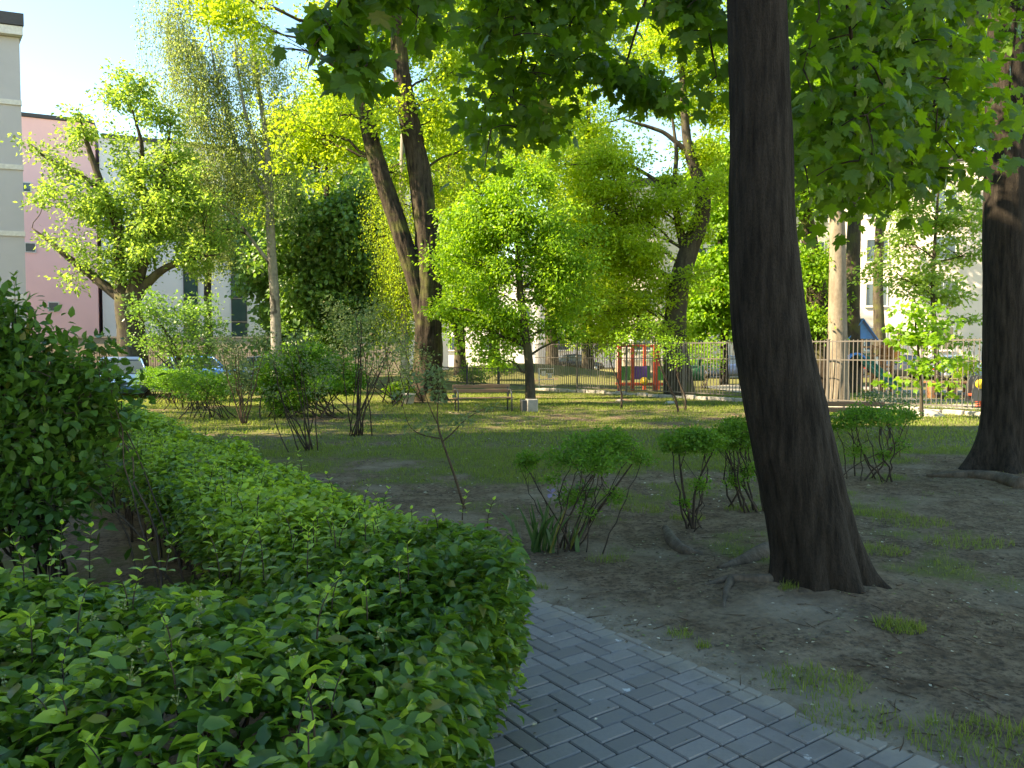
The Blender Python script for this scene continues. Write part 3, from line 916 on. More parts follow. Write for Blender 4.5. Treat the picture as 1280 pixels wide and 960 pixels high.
# --- broad open tree on the left
d = 29.0
p = np.concatenate([[[P(165, 450, d)[0], d, -.05]], pp(d, (165, 440), (164, 410), (160, 385), (160, 368))])
w = np.array([44, 36, 32, 32, 30]) * d / 960 / 2
fk = [(pp(d, (160, 378), (140, 365), (110, 340), (85, 322), (60, 300), (40, 285)), np.array([16, 13, 10, 8, 5, .7]) * d / 1920),
      (pp(d, (160, 380), (150, 350), (148, 320), (150, 290), (130, 240), (112, 190), (98, 140)), np.array([20, 14, 12, 11, 9, 7, .7]) * d / 1920),
      (pp(d, (162, 380), (172, 350), (182, 315), (186, 275), (196, 240), (208, 200), (214, 150)), np.array([22, 16, 14, 13, 10, 7, .7]) * d / 1920),
      (pp(d, (165, 378), (182, 355), (205, 335), (240, 322), (275, 318)), np.array([18, 12, 9, 6, .7]) * d / 1920),
      (pp(d, (186, 280), (176, 235), (178, 180), (160, 120)), np.array([10, 8, 5, .7]) * d / 1920),
      (pp(d, (130, 240), (95, 215), (60, 200), (36, 178)), np.array([8, 6, 4, .7]) * d / 1920)]
lob = [L(75, 205, d, 18), L(105, 170, d, 28), L(150, 125, d, 34), L(200, 150, d, 28), L(58, 300, d, 14, .7), L(105, 255, d, 36), L(160, 215, d, 42), L(215, 235, d, 36), L(252, 255, d, 26), L(185, 105, d, 18), L(268, 300, d, 22), L(125, 315, d, 40, .7), L(190, 300, d, 44, .8),
       L(235, 325, d, 34, .7), L(90, 345, d, 16, .6), L(228, 205, d, 26), L(160, 345, d, 34, .6), L(60, 240, d, 18), L(45, 185, d, 14), L(155, 95, d, 14), L(200, 270, d, 40), L(150, 270, d, 40)]
make_tree('broad_tree', 'broad open tree with several spreading limbs in front of the pink wall', 'tree', (p[0][0], d, 0), p, w, lob, MT['bark_mid'], MT['oak'], 0.14, 8600, forks=fk, cl_r=0.40, per=20, limb_k=0.008, rough=0.07, sides=24, twigs=10)


for sx_, d, lab_ in ((-17.6, 14.0, 'leafy tree added unseen beyond the left edge to shade the long hedge'), (-21.2, 18.3, 'tall leafy tree added unseen beyond the left edge to shade the lawn')):  # out-of-view trees, added to cast shade on the lawn
    p = np.array([[sx_, d, -.05], [sx_, d, 1.5], [sx_ + .1, d, 5], [sx_ + .2, d + .2, 10], [sx_, d, 16]])
    lob = [((sx_ + a, d + b, c), 2.4, 2.4, 1.9) for a, b, c in ((0, 0, 17.5), (1.6, .8, 15), (-2, .5, 14), (0.5, 2.2, 12.5), (0.3, -2.4, 13.5), (1.8, -1.5, 11), (1.2, 1.8, 9.5), (-.5, -1, 8.5), (1.5, -2, 8), (.5, 1.5, 16.5))]
    make_tree('shade_tree', lab_, 'tree', (sx_, d, 0), p, np.array([.4, .3, .27, .2, .06]), lob, MT['bark_mid'], MT['mid'], 0.24, 2600, cl_r=0.7, per=16, limb_k=.012, twigs=5)

# --- birches
def birch(label, d, path, rad, forks, starts_boxes, nst, ln, leafm, size, step=0.085):
    base = (path[0][0], path[0][1], 0)
    root = thing('birch_tree', label, 'tree', base)
    mb = MB(); trunk_tube(mb, path, rad, 0.15, 18, 0.05, 8, 3)
    for f in forks: trunk_tube(mb, f[0], f[1], 0.2, 10, 0.05, 5, 4)
    mb.build('trunk', MT['bark_birch'], root)
    att = [resample(a, b, .25)[:2] for a, b in [(path, rad)] + list(forks)]
    starts = []
    for (px, py, r, dd, n) in starts_boxes:
        c = P(px, py, d); rm = r * d / 960
        s = c + ball(n) * np.array([rm, dd, rm * .6]); starts.append(s)
        a, ra = attach_point(att, c + np.array([0, 0, .3]))
        mb = MB(); mb.tube(bez(a, (a + c) / 2 + np.array([0, 0, .25 * np.linalg.norm(c - a)]), c, 8), np.linspace(min(.05, ra * .6), .012, 8), 6)
        for e in s[:7]: mb.tube(bez(c, (c + e) / 2 + np.array([0, 0, .15]), e, 4), np.linspace(.012, .005, 4), 4)
        mb.build('limb', MT['twig'], root)
    st = np.concatenate(starts)
    tw, lv = MB(), MB()
    st = np.concatenate([st, st + rng.normal(size=st.shape) * .4, st + rng.normal(size=st.shape) * .5])
    hang(lv, tw, st, U(ln[0], ln[1], len(st)), size, step)
    tw.build('twigs', MT['twig'], root)
    lv.build('crown', leafm, root, False)
    return root


d = 32.0
pb = np.concatenate([[[P(346, 470, d)[0], d, -.05]], pp(d, (346, 440), (344, 380), (339, 310), (337, 250), (336, 205), (330, 150), (318, 80), (310, -20))])
wb = np.array([17, 13, 12, 11, 11, 8, 6, 4, 2]) * d / 1920
fb = [(pp(d, (337, 248), (320, 222), (300, 195), (285, 150), (270, 95), (258, 20)), np.array([8, 6.5, 5.5, 4, 3, 1.5]) * d / 1920),
      (pp(d, (337, 240), (332, 215), (318, 180), (306, 140), (296, 80), (290, 0)), np.array([8, 6.5, 5.5, 4, 3, 1.5]) * d / 1920),
      (pp(d, (338, 330), (315, 300), (290, 265), (270, 250)), np.array([5, 4, 3, 1.5]) * d / 1920)]
sb = [(215, 20, 26, 1.2, 26), (240, 60, 28, 1.2, 30), (270, 100, 30, 1.3, 34), (225, 100, 24, 1.2, 20), (300, 60, 28, 1.2, 28), (340, 80, 26, 1.2, 22), (250, 150, 30, 1.3, 32), (300, 150, 32, 1.3, 34),
      (350, 140, 24, 1.2, 22), (270, 210, 30, 1.3, 38), (310, 215, 28, 1.3, 28), (235, 230, 26, 1.2, 34), (225, -30, 40, 1.4, 30), (300, -30, 40, 1.4, 30), (265, 290, 28, 1.2, 26), (235, 200, 22, 1.2, 24), (360, 220, 16, 1, 12)]
birch('slender birch with a white trunk and fine hanging twigs against the sky', d, pb, wb, fb, sb, 0, (0.6, 2.0), MT['birch'], 0.10, .06)
d = 30.0
pb = np.concatenate([[[P(507, 470, d)[0], d, -.05]], pp(d, (506, 430), (503, 360), (502, 280), (503, 200), (505, 120), (500, 20))])
birch('pale weeping birch half hidden behind the forked tree', d, pb, np.array([13, 10, 9, 8, 7, 5, 2]) * d / 1920, [],
      [(503, 320, 16, .8, 30), (498, 350, 16, .8, 30), (520, 330, 14, .8, 20), (490, 300, 16, .8, 18), (515, 260, 24, 1, 26), (490, 210, 26, 1, 26), (560, 215, 28, 1, 26)], 0, (1.2, 3.0), MT['yellow'], 0.075)

# --- small dense tree by the bench
d = 23.5
p = np.concatenate([[[P(663, 500, d)[0], d, -.05]], pp(d, (663, 480), (661, 450), (656, 410), (650, 370), (648, 330), (645, 280), (642, 230))])
w = np.array([15, 12, 11, 10, 9, 7, 5, 2]) * d / 1920
lob = [L(650, 285, d, 52), L(600, 300, d, 44), L(702, 305, d, 46), L(640, 240, d, 36), L(612, 365, d, 42), L(692, 362, d, 44), L(725, 335, d, 26), L(594, 410, d, 22), L(650, 405, d, 30, .8), L(586, 262, d, 28), L(568, 330, d, 22), L(672, 232, d, 26), L(622, 420, d, 20), L(690, 412, d, 18), L(556, 385, d, 18), L(640, 205, d, 14), L(600, 445, d, 14), L(720, 425, d, 14)]
make_tree('small_round_tree', 'small dense round-headed tree with a thin trunk behind the concrete bin', 'tree', (p[0][0], d, 0), p, w, lob, MT['bark_mid'], MT['mid'], 0.105, 13000, cl_r=0.34, per=20, limb_k=0.014, sides=14, twigs=9, droop=.5)

# --- tree with the crooked trunk by the fence
d = 29.3
p = np.concatenate([[[P(850, 500, d)[0], d, -.05]], pp(d, (849, 485), (845, 450), (842, 410), (846, 370), (852, 335), (866, 300), (880, 270), (884, 248), (874, 225), (860, 195), (856, 150), (852, 90), (850, 10))])
w = np.array([46, 38, 32, 28, 26, 25, 23, 21, 19, 15, 12, 10, 7, 3]) * d / 1920
fk = [(pp(d, (858, 322), (852, 295), (846, 270), (842, 240), (846, 190), (838, 130)), np.array([14, 11, 9, 7, 5, 2]) * d / 1920),
      (pp(d, (846, 250), (820, 225), (790, 207), (750, 204), (712, 206)), np.array([7, 5, 4, 3, 1.5]) * d / 1920),
      (pp(d, (860, 190), (830, 165), (800, 155), (775, 148)), np.array([7, 5, 4, 2]) * d / 1920)]
lob = [L(760, 245, d, 46), L(785, 325, d, 46), L(822, 262, d, 34), L(752, 375, d, 32), L(800, 385, d, 32), L(832, 225, d, 24), L(752, 195, d, 36), L(705, 205, d, 30), L(885, 190, d, 30), L(893, 80, d, 46), L(840, 40, d, 40),
       L(902, 130, d, 34), L(735, 310, d, 36), L(770, 280, d, 36), L(850, 420, d, 16), L(725, 265, d, 34), L(865, -40, d, 70), L(790, 200, d, 22), L(880, 290, d, 18), L(835, 350, d, 20), L(700, 300, d, 34), L(720, 385, d, 28), L(870, 345, d - 1, 18), L(895, 235, d - 1, 26), L(810, 310, d - 1, 30), L(780, 410, d, 26), L(825, 415, d - .8, 16), L(855, 260, d - 1, 22)]
make_tree('crooked_tree', 'tree with a crooked stout trunk and bright yellow-green leaves at the playground fence', 'tree', (p[0][0], d, 0), p, w, lob, MT['bark_mid'], MT['yellow'], 0.125, 25000, forks=fk, cl_r=0.38, per=20, limb_k=0.008, sides=28, step=.12, rough=.12, freq=12, twigs=9)

# --- pale trunk, its mossy neighbour and the grey stem behind
d = 23.5
p = np.concatenate([[[P(1047, 512, d)[0], d, -.05]], pp(d, (1047, 490), (1047, 450), (1047, 400), (1047, 340), (1047, 290), (1047, 262), (1043, 220), (1041, 160), (1043, 90), (1046, 0), (1050, -100))])
w = np.array([34, 27, 24, 22, 20, 18.5, 18, 13, 11, 9, 7, 4]) * d / 1920
fk = [(pp(d, (1047, 275), (1036, 240), (1025, 205), (1016, 165), (1006, 130)), np.array([14, 11, 9, 7, 3]) * d / 1920)]
lob = [L(1010, 60, d, 50), L(1062, 110, d, 44), L(1020, 190, d, 30), L(1075, 200, d, 30), L(1090, 40, d, 50), L(1030, -50, d, 70), L(1110, 130, d, 40)]
make_tree('pale_barked_tree', 'straight tree with smooth pale bark just behind the playground fence', 'tree', (p[0][0], d, 0), p, w, lob, MT['bark_pale'], MT['mid'], 0.13, 9000, forks=fk, cl_r=0.4, per=18, limb_k=0.01, sides=24, rough=.03, twigs=7)
d = 24.6
p = np.concatenate([[[P(1029, 510, d)[0], d, -.05]], pp(d, (1029, 490), (1028, 440), (1024, 390), (1018, 340), (1012, 300), (1004, 250), (1000, 190), (1000, 100))])
w = np.array([40, 33, 29, 27, 23, 19, 15, 11, 5]) * d / 1920
lob = [L(1000, 240, d, 32), L(1012, 330, d, 28), L(1020, 392, d, 26), L(995, 160, d, 36), L(1000, 90, d, 36), L(1005, 405, d, 18)]
make_tree('mossy_tree', 'dark mossy tree leaning away beside the pale-barked tree', 'tree', (p[0][0], d, 0), p, w, lob, MT['bark_furrow'], MT['mid'], 0.12, 8000, cl_r=0.35, per=18, limb_k=0.012, sides=24, rough=.1, twigs=8)
d = 31.0
p = np.concatenate([[[P(1066, 490, d)[0], d, -.05]], pp(d, (1066, 470), (1065, 400), (1066, 330), (1068, 270), (1072, 200), (1074, 120))])
lob = [L(1075, 190, d, 34), L(1110, 240, d, 26), L(1050, 120, d, 34), L(1100, 100, d, 40)]
make_tree('grey_tree', 'grey-trunked tree inside the playground behind the pale-barked tree', 'tree', (p[0][0], d, 0), p, np.array([26, 20, 18, 17, 16, 12, 6]) * d / 1920, lob, MT['bark_mid'], MT['mid'], 0.13, 5000, cl_r=0.4, limb_k=0.012, twigs=7)

# --- airy tree before the pale building, its lower branches over the fence
d = 27.0
p = np.concatenate([[[P(1172, 503, d)[0], d, -.05]], pp(d, (1172, 480), (1170, 430), (1165, 370), (1168, 310), (1172, 250), (1178, 180))])
lob = [L(1180, 275, d, 46, .7), L(1128, 305, d, 34, .6), L(1205, 320, d, 28, .7), L(1150, 345, d, 44, .6), L(1105, 345, d, 26, .6), L(1180, 370, d, 30, .6), L(1205, 255, d, 26), L(1130, 260, d, 34), L(1215, 400, d, 18, .6), L(1190, 425, d, 22, .5)]
make_tree('airy_tree', 'thin airy tree with layered leaves in front of the pale blush building', 'tree', (p[0][0], d, 0), p, np.array([9, 7, 6, 5, 4, 3, 1.5]) * d / 1920, lob, MT['bark_mid'], MT['oak'], 0.15, 2300, cl_r=0.40, per=12, limb_k=0.008, flat=.35, twigs=9)
d = 19.0
p = np.concatenate([[[P(1152, 545, d)[0], d, -.05]], pp(d, (1152, 500), (1150, 460), (1146, 420), (1142, 385))])
lob = [L(1140, 395, d, 26, .8), L(1118, 415, d, 18, .7), L(1160, 425, d, 22, .8), L(1150, 460, d, 26, .8), L(1145, 430, d, 24), L(1175, 450, d, 14)]
make_tree('young_maple', 'young bright green maple leaning its leaves over the right-hand fence panel', 'tree', (p[0][0], d, 0), p, np.array([5, 4, 3.2, 2.4, 1.2]) * d / 1920, lob, MT['bark_mid'], MT['mid'], 0.12, 260, tmpl=MAPLE, cl_r=0.3, per=7, limb_k=0.008, sides=8, twigs=8, droop=.6)

# --- dark chestnuts in the middle distance
d = 35.0
p = np.concatenate([[[P(411, 460, d)[0], d, -.05]], pp(d, (411, 430), (411, 380), (412, 330), (410, 280), (408, 220), (405, 160))])
lob = [L(400, 300, d, 52), L(442, 325, d, 50), L(366, 335, d, 38), L(455, 385, d, 40), L(385, 395, d, 40), L(482, 345, d, 26), L(430, 260, d, 38), L(470, 290, d, 30), L(425, 405, d, 34), L(370, 270, d, 28)]
make_tree('chestnut_tree', 'dark bushy chestnut with a thin black trunk behind the clipped round bush', 'tree', (p[0][0], d, 0), p, np.array([13, 11, 10, 9, 8, 6, 3]) * d / 1920, lob, MT['bark_dark'], MT['dark'], 0.2, 13000, tmpl=BROAD, cl_r=0.5, per=16, limb_k=0.01, twigs=8, droop=.6)
d = 37.0
p = np.concatenate([[[P(372, 458, d)[0], d, -.05]], pp(d, (372, 420), (370, 370), (366, 320), (362, 260))])
lob = [L(352, 380, d, 32), L(335, 345, d, 30), L(365, 415, d, 30), L(350, 310, d, 30), L(390, 350, d, 30), L(325, 310, d, 22)]
make_tree('chestnut_tree', 'smaller deep green chestnut between the white birch trunk and the black trunk', 'tree', (p[0][0], d, 0), p, np.array([11, 9, 8, 7, 3]) * d / 1920, lob, MT['bark_dark'], MT['dark'], 0.2, 6500, tmpl=BROAD, cl_r=0.5, per=16, limb_k=0.01, twigs=7, droop=.6)
d = 38.0
p = np.concatenate([[[P(905, 470, d)[0], d, -.05]], pp(d, (905, 430), (902, 370), (900, 300), (900, 220))])
lob = [L(900, 265, d, 32), L(906, 325, d, 30), L(892, 385, d, 34), L(905, 205, d, 30), L(870, 400, d, 22), L(925, 390, d, 30)]
make_tree('chestnut_tree', 'green chestnut half hidden behind the leaning maple trunk, in front of the pale house', 'tree', (p[0][0], d, 0), p, np.array([12, 10, 8, 6, 3]) * d / 1920, lob, MT['bark_dark'], MT['mid'], 0.19, 6500, tmpl=BROAD, cl_r=0.5, per=16, limb_k=0.01, twigs=7, droop=.6)

# --- bright trees beyond
def far_tree(label, d, tx, lobes, leaf, size, n, top=200, wpx=14, name='leafy_tree', bark='bark_mid'):
    p = np.concatenate([[[P(tx, 470, d)[0], d, -.05]], pp(d, (tx, 430), (tx - 3, 360), (tx + 2, (360 + top) / 2), (tx, top))])
    return make_tree(name, label, 'tree', (p[0][0], d, 0), p, np.array([1.2, 1, .85, .65, .25]) * wpx * d / 1920, [L(x, y, d, r) for x, y, r in lobes], MT[bark], MT[leaf], size, n, cl_r=0.55, per=18, limb_k=0.01, twigs=7)


far_tree('bright yellow-green tree standing behind the dark chestnuts', 46, 395, [(380, 200, 52), (350, 255, 40), (440, 185, 46), (400, 140, 36), (365, 160, 30), (430, 240, 36), (470, 240, 34), (330, 290, 26)], 'yellow', 0.2, 12000, 150)
far_tree('wide yellow-green tree in the distance above the small round tree', 48, 618, [(600, 190, 50), (680, 215, 50), (645, 150, 54), (555, 240, 40), (560, 190, 36), (720, 250, 40), (590, 270, 40), (560, 300, 34), (690, 150, 40)], 'yellow', 0.21, 14000, 140)
far_tree('tall pale green tree in the distance behind the crooked tree', 52, 735, [(740, 180, 44), (700, 110, 44), (735, 300, 44), (770, 350, 44), (720, 370, 34), (760, 400, 30), (690, 330, 30), (735, 420, 24), (800, 410, 26)], 'yellow', 0.22, 12000, 110)
far_tree('rounded light green tree at the far end of the fence beside the forked trunk', 44, 575, [(575, 340, 34), (560, 390, 30), (600, 380, 30), (585, 300, 34), (625, 410, 26)], 'mid', 0.19, 6500, 290)
far_tree('drooping green tree in the distance left of the white birch', 42, 262, [(255, 260, 30), (280, 295, 28), (235, 285, 26), (300, 320, 20)], 'dark', 0.15, 4500, 250, 10)
far_tree('tall tree beyond the playground filling the gap above the pale trunk', 40, 1008, [(1000, 110, 44), (1050, 50, 50), (1100, 90, 46), (1010, 20, 50), (1160, 60, 50), (1210, 120, 40), (1150, 160, 40)], 'yellow', 0.19, 9500, 60, 12)
far_tree('very tall pale tree in the far distance filling the sky above the crooked tree', 58, 690, [(600, 60, 50), (680, 50, 54), (640, 0, 56), (730, 20, 54), (800, 50, 54), (860, 60, 46), (560, 70, 40), (700, 120, 44), (840, 130, 40), (900, 60, 44), (770, -30, 60), (640, 110, 40)], 'yellow', 0.25, 15000, 40, 16)
far_tree('very tall green tree in the far distance between the two stems of the forked tree', 56, 470, [(450, 60, 44), (480, 130, 40), (520, 60, 40), (430, 130, 36), (540, 150, 36), (470, 10, 44), (530, 0, 44), (500, 190, 34), (560, 20, 36)], 'mid', 0.25, 10000, 60, 14)
far_tree('broad green tree in the far distance right of the leaning maple trunk', 50, 1100, [(1000, 180, 50), (1060, 150, 54), (1120, 130, 54), (1180, 90, 50), (1230, 110, 44), (950, 150, 44), (1240, 60, 50)], 'mid', 0.24, 12000, 90, 14)
far_tree('low dense tree beside the playground tower', 36, 1000, [(1008, 385, 24), (1000, 415, 18), (1025, 410, 16), (1015, 350, 22)], 'mid', 0.17, 3500, 350, 8)


# ------------------------------------------------------------------ shrubs
def shrub(name, label, cat, base, stems, blobs, leaf, size, n, stem_mat, r0=0.014, tmpl=RHOMB, cl_r=0.12, per=14, spread=0.10, droop=0.0, flat=0.6, bend=0.12, group=None, extra=(), fill=.45, kinks=True):
    """stems fan out of one foot into leaf masses; blobs: (centre, rx, ry, rz)"""
    base = z0(base)
    root = thing(name, label, cat, base, group)
    C = [np.array(b[0], float) for b in blobs]
    mb = MB()
    vol = np.array([b[1] * b[2] * b[3] for b in blobs]) ** .7; vol /= vol.sum()
    cl = []
    for b, v in zip(blobs, vol):
        k = max(int(n * v / per), 2)
        cl.append(np.array(b[0]) + nrm(rng.normal(size=(k, 3))) * U(0, 1, (k, 1)) ** fill * np.array(b[1:4]))
    cla = np.concatenate(cl)
    for s in range(stems):
        j = rng.choice(len(C), p=vol)
        e = C[j] + ball(1)[0] * np.array(blobs[j][1:4]) * 0.75
        a = base + np.array([rng.normal() * spread, rng.normal() * spread, -0.03])
        pth = bez(a, (a + e) / 2 + np.array([rng.normal() * bend, rng.normal() * bend, 0.1 * bend]), e, 10)
        if kinks: pth[2:-1] += rng.normal(size=(7, 3)) * 0.012
        mb.tube(pth, np.linspace(r0 * U(.7, 1.2), r0 * .3, 10), 6)
        for t in range(4):
            s0 = pth[int(U(5, 9.9))]; e2 = cla[int(np.argmin(np.linalg.norm(cla - s0 - ball(1)[0] * .2, axis=1)))]
            mb.tube(bez(s0, (s0 + e2) / 2 + rng.normal(size=3) * .02, e2, 4), np.linspace(r0 * .3, r0 * .12, 4), 4)
    for pth, r in extra:
        p_, r_, _ = resample(pth, r, 0.06); mb.tube(p_, r_, 7)
    mb.build('stems', stem_mat, root)
    mb = MB(); crown_leaves(mb, cla, n, cl_r, size, tmpl, droop, flat)
    mb.build('foliage', leaf, root, False)
    return root


def at(px, py, d): return P(px, py, d)


# clipped shrubs along the right of the path
b = G(716, 690); d = b[1]
shrub('clipped_shrub', 'flat-topped shrub with many bare crossing stems next to the irises', 'shrub', b, 13,
      [L(735, 558, d + .1, 36, .5), L(775, 560, d + .25, 32, .5), L(700, 572, d, 20, .6), L(760, 548, d + .3, 30, .4), L(803, 572, d + .2, 14, .7), L(745, 575, d - .1, 34, .5), L(712, 620, d, 12), L(768, 618, d + .1, 11), L(735, 640, d + .1, 10), L(690, 600, d - .05, 10)], MT['privet'], 0.030, 6800, MT['twig'], .008, per=16, cl_r=.045, spread=.12,
      extra=[(np.array([b, G(735, 668) + [0, 0, .10], at(752, 632, d + .1), at(772, 605, d + .15), at(790, 580, d + .2)]), np.array([.02, .016, .012, .009, .006])), (np.array([b, at(700, 655, d), at(675, 615, d - .1), at(662, 590, d - .1)]), np.array([.008, .007, .005, .004]))])
b = G(690, 668)
shrub('shrub_tuft', 'small leafy tuft on a single slanting stem left of the flat-topped shrub', 'shrub', b, 2, [L(655, 577, b[1] - .1, 15, .8), L(668, 572, b[1] - .1, 8)], MT['privet'], 0.03, 700, MT['twig'], .006, cl_r=.04, spread=.02, per=10)
b = G(730, 650)
shrub('low_seedling', 'low leafy seedling growing between the stems of the flat-topped shrub', 'plant', b, 5, [(b + [0, 0, .28], .16, .14, .10), (b + [-.14, 0, .22], .10, .1, .08)], MT['shrub'], 0.055, 260, MT['stalk'], .004, cl_r=.06, tmpl=OVAL)
b = G(866, 664); d = b[1]
shrub('clipped_shrub', 'clipped shrub on three bare stems left of the leaning maple trunk', 'shrub', b, 6, [L(850, 553, d, 26, .5), L(882, 552, d, 26, .55), L(866, 545, d + .1, 28, .45), L(838, 556, d, 14, .5), L(875, 605, d, 10), L(852, 630, d, 8)], MT['privet'], 0.032, 4600, MT['twig'], .010, per=16, cl_r=.045, spread=.08,
      extra=[(np.array([b, at(868, 610, d), at(893, 560, d)]), np.array([.014, .011, .006])), (np.array([b, at(853, 610, d), at(848, 560, d)]), np.array([.014, .011, .006]))])
b = G(928, 642); d = b[1]
shrub('clipped_shrub', 'clipped shrub tucked close against the left side of the leaning maple trunk', 'shrub', b, 10, [L(915, 545, d, 26, .75), L(932, 548, d, 22, .8), L(900, 556, d, 18, .6), L(925, 530, d + .1, 18, .6), L(918, 600, d, 10), L(935, 590, d, 10)], MT['privet'], 0.033, 5200, MT['twig'], .013, per=16, cl_r=.05, spread=.10)
b = G(1085, 603); d = b[1]
shrub('clipped_shrub', 'table-shaped clipped shrub on tall bare stems between the two maples', 'shrub', b, 11, [L(1060, 524, d, 28, .35), L(1095, 522, d, 34, .38), L(1125, 520, d + .2, 24, .5), L(1075, 516, d + .2, 26, .35), L(1045, 530, d, 16, .5), L(1072, 565, d, 10), L(1105, 570, d, 10), L(1128, 555, d + .1, 9)], MT['privet'], 0.036, 5600, MT['twig'], .012, per=16, cl_r=.055, spread=.26, bend=.08)
b = G(1120, 575); d = b[1]
shrub('pale_shrub', 'thin pale shrub catching light behind the table-shaped shrub', 'shrub', b, 6, [L(1118, 505, d, 24, .6), L(1090, 495, d + .3, 20, .5), L(1138, 515, d, 14, .6)], MT['pale'], 0.045, 800, MT['twig_red'], .009, cl_r=.09, spread=.1)

# iris clump
b = z0(G(668, 690)); d = b[1]
iris = thing('iris_plant', 'clump of sword-leaved irises with one violet flower on a stalk', 'flower', b)
mb = MB()
for cx, n, h in ((-.14, 8, .40), (.02, 15, .50), (.12, 9, .46), (.30, 8, .34)):
    for k in range(n):
        s = b + np.array([cx + rng.normal() * .035, rng.normal() * .04, -.01]); hh = h * U(.55, 1.08)
        dirx = (U(-.32, .32) + cx * .5); diry = U(-.2, .2)
        t = np.linspace(0, 1, 7)[:, None]
        bend = U(0, .25) if U() < .75 else U(.4, .8)
        c = s + np.concatenate([dirx * hh * t * (1 + bend * t), diry * hh * t * (1 + bend * t), hh * (t - .35 * bend * t ** 3)], 1)
        wd = 0.017 * np.array([.8, 1, 1, .95, .8, .5, .05]) * U(.8, 1.2)
        a = U(0, 3.14); sd = np.array([math.cos(a), math.sin(a), 0])
        V = np.concatenate([c - sd * wd[:, None], c + sd * wd[:, None] + np.array([0, 0, .0])])
        mb.add(V, [[i, i + 1, i + 8, i + 7] for i in range(6)])
mb.build('leaves', MT['iris'], iris)
mb = MB(); fl = at(690, 617, d + .05); mb.tube(bez(b + [.08, 0, 0], b + [.1, 0, .3], fl, 7), .005, 6); mb.build('stalk', MT['stalk'], iris)
mb = MB()
PET = (np.array([[0, 0, 0], [-.3, .4, .1], [0, .45, .0], [.3, .4, .1], [-.32, .8, .0], [0, .95, -.1], [.32, .8, .0]]), [[0, 2, 1], [0, 3, 2], [1, 2, 5, 4], [2, 3, 6, 5]])
for k in range(6):
    a = k / 6 * 6.28; up_ = .9 if k % 2 else -.45
    mb.leaves(PET, [fl], [[math.cos(a), math.sin(a), up_]], [[-math.cos(a) * up_, -math.sin(a) * up_, 1]], .06)
mb.build('flower', MT['petal'], iris)

# sapling and bare-stemmed bushes on the lawn
b = G(581, 637); d = b[1]
shrub('sapling', 'spindly leaning sapling with sparse leaves standing alone on the lawn', 'sapling', b, 0,
      [L(545, 495, d, 22, .5), L(520, 535, d, 18, .5), L(575, 525, d, 20, .5), L(600, 512, d, 14, .4), L(548, 465, d, 18, .7), L(505, 500, d, 14, .4), L(530, 480, d, 18)], MT['pale'], 0.055, 420, MT['twig_red'], .01, per=7, cl_r=.07, spread=.02,
      extra=[(np.array([b, at(570, 600, d), at(556, 560, d), at(547, 535, d), at(546, 515, d), at(552, 470, d)]), np.array([.016, .014, .012, .01, .007, .003])), (np.array([at(550, 548, d), at(530, 545, d), at(512, 538, d), at(503, 505, d)]), np.array([.009, .007, .005, .003])),
             (np.array([at(553, 552, d), at(568, 540, d), at(582, 522, d), at(606, 511, d)]), np.array([.009, .007, .005, .003])), (np.array([at(547, 530, d), at(535, 505, d), at(528, 480, d)]), np.array([.007, .005, .003]))])
b = G(383, 566); d = b[1]
shrub('bare_stemmed_bush', 'bush of long bare cane stems nearest the long hedge, pale leaves at their tips', 'bush', b, 11,
      [L(345, 450, d, 22, .8), L(400, 460, d, 24, .7), L(370, 425, d, 20, .9), L(400, 488, d, 18, .5), L(345, 490, d, 16, .6)], MT['pale'], 0.055, 900, MT['twig'], .013, cl_r=.12, spread=.12, per=9)
b = G(447, 546); d = b[1]
shrub('bare_stemmed_bush', 'dark vase-shaped bush of bare stems in the middle of the lawn', 'bush', b, 12,
      [L(440, 430, d, 26, .9), L(470, 450, d, 26, .8), L(415, 455, d, 18), L(495, 430, d, 18), L(455, 395, d, 20)], MT['pale'], 0.055, 1000, MT['twig'], .017, cl_r=.13, spread=.10, per=9)
b = G(304, 531); d = b[1]
shrub('bare_stemmed_bush', 'narrow bush of upright brown stems at the end of the clipped hedge', 'bush', b, 8,
      [L(300, 455, d, 22, .9), L(285, 430, d, 20), L(325, 425, d, 18), L(300, 485, d, 14)], MT['pale'], 0.065, 1200, MT['twig_red'], .02, cl_r=.16, spread=.07, bend=.05, per=10)
b = G(528, 503); d = b[1] - 1.6; b = np.array([P(505, 500, d)[0], d, 0])
shrub('pale_shrub', 'straggling grey-green shrub in front of the forked tree', 'shrub', b, 14,
      [L(440, 420, d, 34, .8), L(490, 430, d, 30), L(520, 450, d, 26), L(460, 460, d, 30, .7), L(505, 470, d, 26, .7), L(550, 470, d, 16), L(425, 390, d, 24), L(470, 395, d, 26)], MT['pale'], 0.085, 3600, MT['twig'], .022, cl_r=.22, spread=.5, per=12)

# round clipped bush with a lower shelf in front
b = np.array([P(388, 520, 19.3)[0], 19.3, 0]); d = 19.3
shrub('round_bush', 'big rounded dark green bush with a lower shelf of leaves on the lawn', 'bush', b, 26,
      [L(350, 462, d, 28, .9), L(390, 455, d, 32, .75), L(428, 470, d, 28, .8), L(370, 490, d, 32, .7), L(410, 480, d - .7, 26, .35), L(440, 478, d, 16), L(335, 485, d, 16), L(350, 505, d, 22, .5), L(385, 438, d, 26, .3)],
      MT['privet'], 0.075, 19000, MT['twig'], .02, cl_r=.11, spread=.6, per=16, fill=.3)
